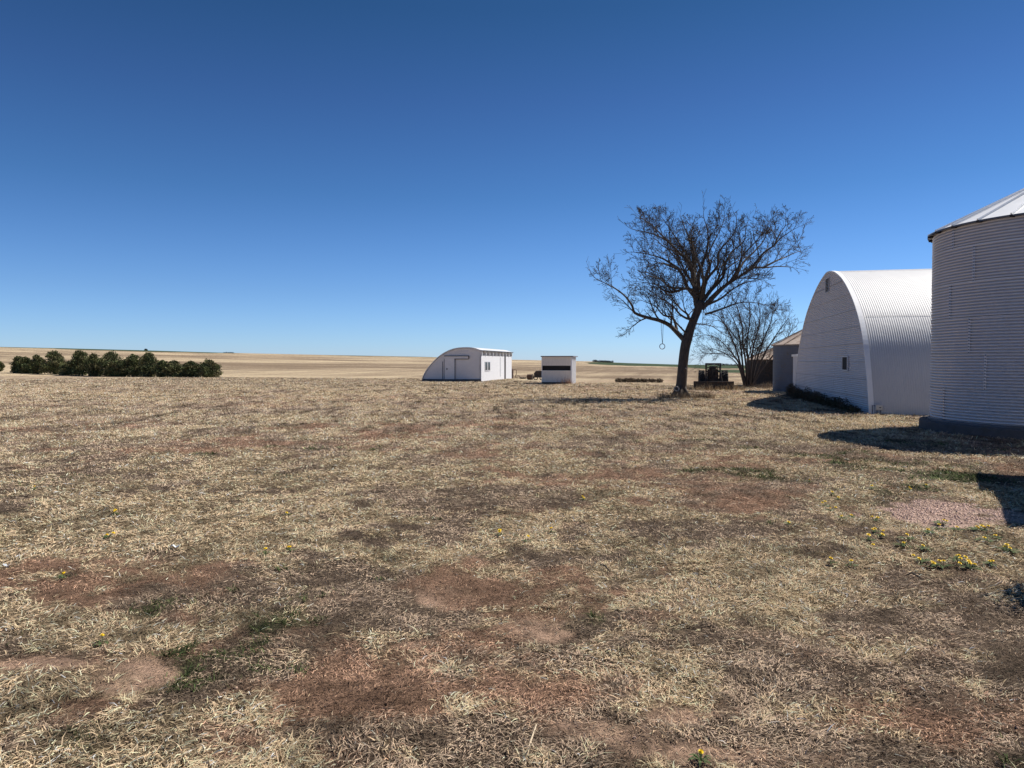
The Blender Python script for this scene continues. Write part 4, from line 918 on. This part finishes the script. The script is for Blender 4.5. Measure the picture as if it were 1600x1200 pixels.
belt_obj(927, 958, 900, 3.2, 'dark line of far trees on the horizon just right of the small white shed', 1)
belt_obj(1104, 1160, 800, 2.6, 'low line of far trees on the horizon behind the tractor and bush', 2, .7)
belt_obj(350, 366, 1100, 2.2, 'tiny clump of far trees on the horizon right of the cedar row', 3, .6)
belt_obj(227, 230, 1300, 3.2, 'single tiny tree on the horizon above the cedar row', 4, 1)
# ------------------------------------------------------------------ low brush row in the field
def brush_row():
    g = np.random.default_rng(9); cl = []; p0 = G(962, 597.3); p1 = G(1036, 598.0)
    for k in range(34):
        q = p0.lerp(p1, (k+.5)/34); cl.append((Vector((q.x, q.y+g.uniform(-.2, .2), .15)), (.07, .2, .19*g.uniform(.7, 1.1))))
    t = empty('brush_row', p0.lerp(p1, .5), '', '')
    o = leaf_cloud('brush_row', cl, 5000, .05, [(.10, .07, .05), (.06, .05, .035), (.14, .10, .07)], t, LEAF, 9); o.parent = None; o.matrix_parent_inverse = Matrix(); bpy.data.objects.remove(t)
    tag(o, 'low dark brown row of dead brush at the edge of the stubble left of the big tree', 'brush', kind='stuff')
brush_row()
# ================================================================== building off to the right whose shadow falls into view
hB = 2.8; sh = hB/math.tan(R(SUN_EL)); off = Vector((SX, SY, 0))*sh
A_ = G(1543, 741)+off; D_ = G(1572, 828)+off; B_ = G(1548, 766)+off; C_ = G(1567, 767)+off
ad = (A_-D_).normalized(); bd_ = Vector((ad.y, -ad.x, 0)); ctr = (A_+D_)/2+bd_*3
sdw = empty('side_building', Vector((ctr.x, ctr.y, 0)), 'white building off to the right, seen only by the blocky shadow it throws', 'building')
La = (A_-D_).length
o_ = Vector((D_.x, D_.y, 0))
m = MB(); m.box(o_, ad, bd_, ez, (.15, .35, 0), (La-.5, 5.8, hB-.14)); m.build('wall', M_white, sdw)
m = MB(); m.box(o_, ad, bd_, ez, (0, 0, hB-.13), (La*.62, 6.2, hB)); m.box(o_, ad, bd_, ez, (La*.62, -.16, hB-.13), (La, 6.2, hB)); m.build('roof', M_greymetal, sdw)
m = MB(); m.box(o_, ad, bd_, ez, (1.2, .31, .02), (2.1, .35, 2.05)); dr = m.build('door', mat('side_door', (.3, .3, .32), .6), sdw)
m = MB(); m.box(o_, ad, bd_, ez, (1.95, .25, 1.0), (2.03, .31, 1.06)); m.build('handle', M_iron, dr)
# shrub just outside the frame, throws the small round shadow
sb = Vector((4.25, 5.05, 0)); t_ = empty('round_shrub', sb, 'round evergreen shrub just outside the right edge, seen only by its small shadow', 'shrub')
leaf_cloud('foliage', [(sb+Vector((.12*math.cos(k*2.1), .15*math.sin(k*1.7), .35+.09*(k % 6))), (.27, .27, .26)) for k in range(12)], 3500, .035, [(.03, .045, .02), (.05, .06, .025)], t_, LEAF, 77)
m = MB(); m.tube([sb-ez*.05, sb+ez*.6], [.04, .02], 7); m.build('stem', CBARK, t_)
# ================================================================== grass, weeds
BARE.append((ctr.x, ctr.y, 2.))
mat_grass(); tufts()
wt = TC
weeds('weeds_by_tractor', [(TC.x, TC.y-.75, 1.5, .35), (TC.x-.3, TC.y-.8, 1.2, .3), (TC.x+1.2, TC.y-.4, .6, .4), (TC.x-1.6, TC.y, .4, .4)], 'tall dry weeds growing in front of the dark tractor', (.42, .33, .22), 190, .2, .62, .012)
weeds('weeds_by_bush', [(BB.x+.1, BB.y-.5, 1.2, .4), (BB.x+.9, BB.y-.4, .8, .4), (BB.x-1.6, BB.y-.3, .9, .3)], 'dry weeds round the foot of the bare many-stemmed bush', (.27, .21, .155), 260, .15, .6, .012)
weeds('weeds_by_tree', [(TB.x-.55, TB.y-.1, .5, .4), (TB.x+.5, TB.y-.2, .6, .35), (TB.x-.2, TB.y-.35, .5, .2), (TB.x+1.1, TB.y-.1, .5, .25)], 'dry weeds round the foot of the big bare tree', (.25, .20, .145), 380, .12, .55, .010)
weeds('weeds_by_white_shed', [(WC.x-.6, WC.y-.35, .5, .2), (WC.x-.1, WC.y-.3, .25, .2)], 'reddish dry weeds against the front right corner of the small white shed', (.33, .20, .13), 70, .2, .95, .012)
sdc = SC0+e1*1.4+e2*5
weeds('weeds_by_arched_shed', [((SC0+e1*1.+e2*(1+2*k)).x, (SC0+e1*1.+e2*(1+2*k)).y, .8, 1.0) for k in range(5)], 'short pale weeds along the lit side wall of the arched shed', (.45, .38, .26), 150, .05, .22, .014)
# dark tumbleweed debris along the gable foot
def gable_weeds():
    g = np.random.default_rng(4); cl = []
    for k in range(46):
        s = .15+13.2*k/46; h = (.10+.22*vnoise(np.array([s*1.3]), np.array([.5]), 6)[0])*(1.1 if s > 2 else .8)*(1+.05*s)
        q = bp(s, h*.45, -.22-.18*g.random()); cl.append((q, (.22, .22, h)))
    t = empty('x', (0, 0, 0), '', ''); o = leaf_cloud('tumbleweeds', cl, 15000, .035, [(.085, .065, .045), (.06, .048, .035), (.05, .052, .03)], t, LEAF, 4); o.parent = None; o.matrix_parent_inverse = Matrix(); bpy.data.objects.remove(t)
    tag(o, 'tangled dark dead weeds blown against the foot of the barn end wall', 'weeds', kind='stuff')
gable_weeds()
weeds('grass_by_barn', [((BC0+e1*(1+1.5*k)-e2*.12).x, (BC0+e1*(1+1.5*k)-e2*.12).y, .9, .12) for k in range(6)], 'thin fringe of green and dry grass along the long wall of the barn', (.22, .2, .10), 160, .03, .12, .008)
# ================================================================== dandelions
M_pet = mat('dandelion_yellow', (.90, .66, .02), .6, 0, .12, 40.); M_lf = mat('dandelion_leaf', (.06, .09, .028), .95, 0, .3, 30.); M_stalk = mat('dandelion_stalk', (.16, .19, .07), .6, 0, .2, 30)
def dandelion(px, py, heads, label, group, seed, rad=.10):
    rnd = random.Random(seed); b = G(px, py); b.z = gz(b.x, b.y); t = empty('dandelion', b, label, 'dandelion', group)
    L = MB()
    for k in range(rnd.randint(9, 14)):
        a = rnd.random()*6.283; r_ = rad*rnd.uniform(.6, 1.1); d = Vector((math.cos(a), math.sin(a), 0)); s = Vector((-d.y, d.x, 0)); n = 7; row = []
        for i in range(n+1):
            f = i/n; w_ = r_*.13*math.sin(math.pi*min(1, f*.9+.12))*(1 if i % 2 else .5); z = .008+.020*math.sin(f*2.6)*rnd.uniform(.8, 1.1); row += [b+d*r_*f+s*w_+ez*z, b+d*r_*f-s*w_+ez*z]
        L.add(row, [(2*i, 2*i+1, 2*i+3, 2*i+2) for i in range(n)])
    L.build('leaves', M_lf, t)
    for h in range(heads):
        a = rnd.random()*6.283; q = b+Vector((math.cos(a), math.sin(a), 0))*rad*rnd.uniform(.1, .75) if heads > 1 else b.copy(); hz = rnd.uniform(.035, .065)
        m = MB(); m.tube([b+ez*.01, q+ez*hz], .0022, 5); st = m.build('stalk', M_stalk, t)
        m = MB(); tilt = Vector((rnd.uniform(-.4, .4), rnd.uniform(-.5, .2), 1)).normalized(); A = tilt.orthogonal().normalized(); B = tilt.cross(A); c_ = q+ez*hz; hr = rnd.uniform(.015, .021)*(.75 if py > 1000 else 1)
        for ring, (r0, lift, cnt) in enumerate(((hr, .002, 18), (hr*.75, .006, 14), (hr*.45, .010, 9))):
            for k in range(cnt):
                u_ = 6.283*k/cnt+ring*.2; dr_ = A*math.cos(u_)+B*math.sin(u_); tg = tilt.cross(dr_); wd_ = r0*.22
                m.add([c_+tilt*.001, c_+dr_*r0*.6+tg*wd_+tilt*lift, c_+dr_*r0+tilt*(lift+.002), c_+dr_*r0*.6-tg*wd_+tilt*lift], [(0, 1, 2, 3)])
        m.lathe(c_, [(.001, -.004), (hr*.4, -.001), (hr*.5, .005), (.001, .009)], 8, axis=tilt, cap=False)
        m.build('flower', M_pet, st)
DG = 'dandelions scattered in the yard'
iso = [(825, 847, 1, 'lone bright dandelion at the upper edge of the bare reddish patch'), (54, 766, 1, 'dandelion farthest up at the left edge of the photo'), (182, 804, 2, 'two-headed dandelion in the pale straw at the upper left'), (168, 840, 2, 'dandelion in the pale straw below the two-headed one at the left'), (100, 909, 1, 'dandelion on the reddish ground near the left edge'), (415, 870, 1, 'left of two neighbouring dandelions above the bare reddish patch'), (453, 864, 2, 'right of two neighbouring dandelions above the bare reddish patch'), (448, 810, 1, 'small faint dandelion above the two neighbouring ones left of centre'), (160, 1012, 1, 'dandelion low in the left foreground among green sprigs'), (1232, 824, 1, 'lone dandelion at the end of the dark worn strip'), (911, 783, 2, 'dandelion highest up near the centre of the yard'), (861, 831, 1, 'small dandelion just up and right of the lone bright one'), (1095, 1193, 1, 'dandelion in the bottom foreground on bare soil right of centre'), (783, 835, 2, 'greenish dandelion plant just left of the lone bright one'), (1330, 884, 1, 'bright dandelion left of the thick cluster at the right'), (1298, 881, 1, 'small dandelion beside and left of the bright one at the right')]
for i, (a, b, h, lb) in enumerate(iso): dandelion(a, b, h, lb, DG, 100+i, .07)
nearc = [(1442, 878, 2), (1452, 884, 2), (1474, 884, 2), (1493, 874, 2), (1500, 877, 2), (1510, 885, 3), (1516, 888, 2), (1549, 882, 2)]
for i, (a, b, h) in enumerate(nearc): dandelion(a, b, h, 'yellow dandelion in the lowest band of the cluster near the right edge', 'lowest band of the dandelion cluster', 200+i, .10)
midc = [(1524, 833, 3), (1533, 834, 2), (1495, 834, 1), (1470, 819, 2), (1467, 830, 1), (1538, 849, 1), (1580, 864, 2), (1573, 861, 1), (1450, 841, 1), (1412, 853, 1), (1417, 846, 1), (1555, 846, 1), (1442, 858, 1)]
for i, (a, b, h) in enumerate(midc): dandelion(a, b, h, 'yellow dandelion between the pink gravel patch and the lowest band of dandelions', 'dandelions just below the pink gravel', 230+i, .11)
leftc = [(1366, 814, 2), (1366, 835, 2), (1376, 841, 2), (1357, 846, 1), (1315, 812, 1), (1330, 808, 1), (1364, 861, 1)]
for i, (a, b, h) in enumerate(leftc): dandelion(a, b, h, 'small yellow dandelion below and left of the pink gravel patch', 'dandelions left of the pink gravel', 260+i, .08)
topc = [(1290, 790, 2), (1298, 796, 2), (1310, 781, 1), (1300, 775, 1), (1362, 767, 1), (1420, 767, 2), (1447, 765, 1), (1265, 756, 1)]
for i, (a, b, h) in enumerate(topc): dandelion(a, b, h, 'tiny dandelion in the greenish turf above the pink gravel patch', 'dandelions above the pink gravel', 290+i, .08)
# ------------------------------------------------------------------ litter, sticks, stones
p0 = G(820, 1203); p1 = G(838, 1148); m = MB(); m.tube([p0+ez*.02, p0.lerp(p1, .5)+Vector((-.004, 0, .035)), p1+ez*.045], [.0055, .005, .003], 8)
tag(m.build('straw_stalk', mat('pale_stalk', (.52, .42, .29), .7), None), 'pale broken stalk lying in the bottom centre foreground', 'stalk')
p0 = G(1415, 903); p1 = G(1440, 908); m = MB(); m.tube([p0+ez*.02, p0.lerp(p1, .4)+ez*.05, p1+ez*.02], [.004, .008, .005], 7); m.tube([p0.lerp(p1, .4)+ez*.05, p1+Vector((.1, .05, .03))], [.004, .002], 5)
tag(m.build('dark_twig', mat('twig_bark', (.06, .045, .035), .9), None), 'dark twig on the pale grass below the dandelion cluster', 'twig')
p0 = G(938, 888); p1 = G(953, 897); m = MB(); m.tube([p0+ez*.03, p0.lerp(p1, .5)+ez*.045, p1+ez*.02], [.004, .006, .004], 7)
tag(m.build('dark_twig', mat('twig_bark2', (.05, .04, .032), .9), None), 'short dark twig on the bare reddish patch right of centre', 'twig')
def scrap(px, py, s, label, name='paper_scrap'):
    g = random.Random(px); b = G(px, py); b.z = gz(b.x, b.y)+.02; n = 6; m = MB(); vs = []
    for i in range(n+1):
        for j in range(4): vs.append(b+Vector((s*(i/n-.5)+g.uniform(-.003, .003), s*.5*(j/3-.5), g.uniform(0, .018)+.012*math.sin(i*1.3))))
    m.add(vs, [(i*4+j, i*4+j+1, (i+1)*4+j+1, (i+1)*4+j) for i in range(n) for j in range(3)])
    tag(m.build(name, mat('scrap_white', (.62, .66, .70), .6), None), label, 'scrap')
scrap(274, 861, .075, 'crumpled pale scrap on the grass left of centre'); scrap(10, 889, .05, 'small pale scrap at the left edge of the photo')
def stones(n=900):
    g = np.random.default_rng(21); m = MB()
    for k in range(n):
        r = 2.4+g.random()**1.5*9; a = (g.random()-.5)*2*R(42); x, y = r*math.sin(a), r*math.cos(a); w_ = lawn_weights(np.array([x]), np.array([y]))[:, 0]
        if w_[3]+w_[2]*.5 < .3 and g.random() > .15: continue
        s = .0025+.0075*g.random()**3; b = Vector((x, y, gz(x, y)+s*.3)); bmm = bmesh.new(); bmesh.ops.create_icosphere(bmm, subdivisions=1, radius=s)
        vs = [b+Vector((v.co.x*g.uniform(.8, 1.4), v.co.y*g.uniform(.8, 1.3), v.co.z*g.uniform(.5, .9))) for v in bmm.verts]; m.add(vs, [tuple(v.index for v in f.verts) for f in bmm.faces]); bmm.free()
    tag(m.build('pebbles', mat('pebble', (.36, .25, .19), .9, 0, .4, 12), None), 'scattered small pinkish pebbles on the bare soil', 'pebbles', kind='stuff')
stones()
def gravel():
    g = np.random.default_rng(5); m = MB(); c = G(1470, 797)
    sx = 112*c.y/FPX; sy = abs(G(1470, 780).y-G(1470, 814).y)/2
    n = 5200; a = g.random(n)*6.283; q = np.sqrt(g.random(n))*1.3; X = c.x+sx*q*np.cos(a); Y = c.y+sy*q*np.sin(a); W = lawn_weights(X, Y); keep = g.random(n) < W[5]*1.2; X, Y = X[keep], Y[keep]; Zz = terrain_z(X, Y)
    for x, y, z in zip(X, Y, Zz):
        s = .005+.014*g.random()**2.5; r_ = g.random(6)*.5+.75; b = Vector((x, y, z)); 
        m.add([b+Vector((s*r_[0], 0, .3*s)), b+Vector((0, s*r_[1], .2*s)), b+Vector((-s*r_[2], 0, .3*s)), b+Vector((0, -s*r_[3], .2*s)), b+Vector((0, 0, s*.9*r_[4])), b-Vector((0, 0, s*.4))], [(0, 1, 4), (1, 2, 4), (2, 3, 4), (3, 0, 4), (1, 0, 5), (2, 1, 5), (3, 2, 5), (0, 3, 5)])
    tag(m.build('gravel', mat('pink_gravel', (.52, .36, .29), .85, 0, .45, 35), None), 'patch of pinkish gravel in front of the grain bin', 'gravel', kind='stuff')
gravel()
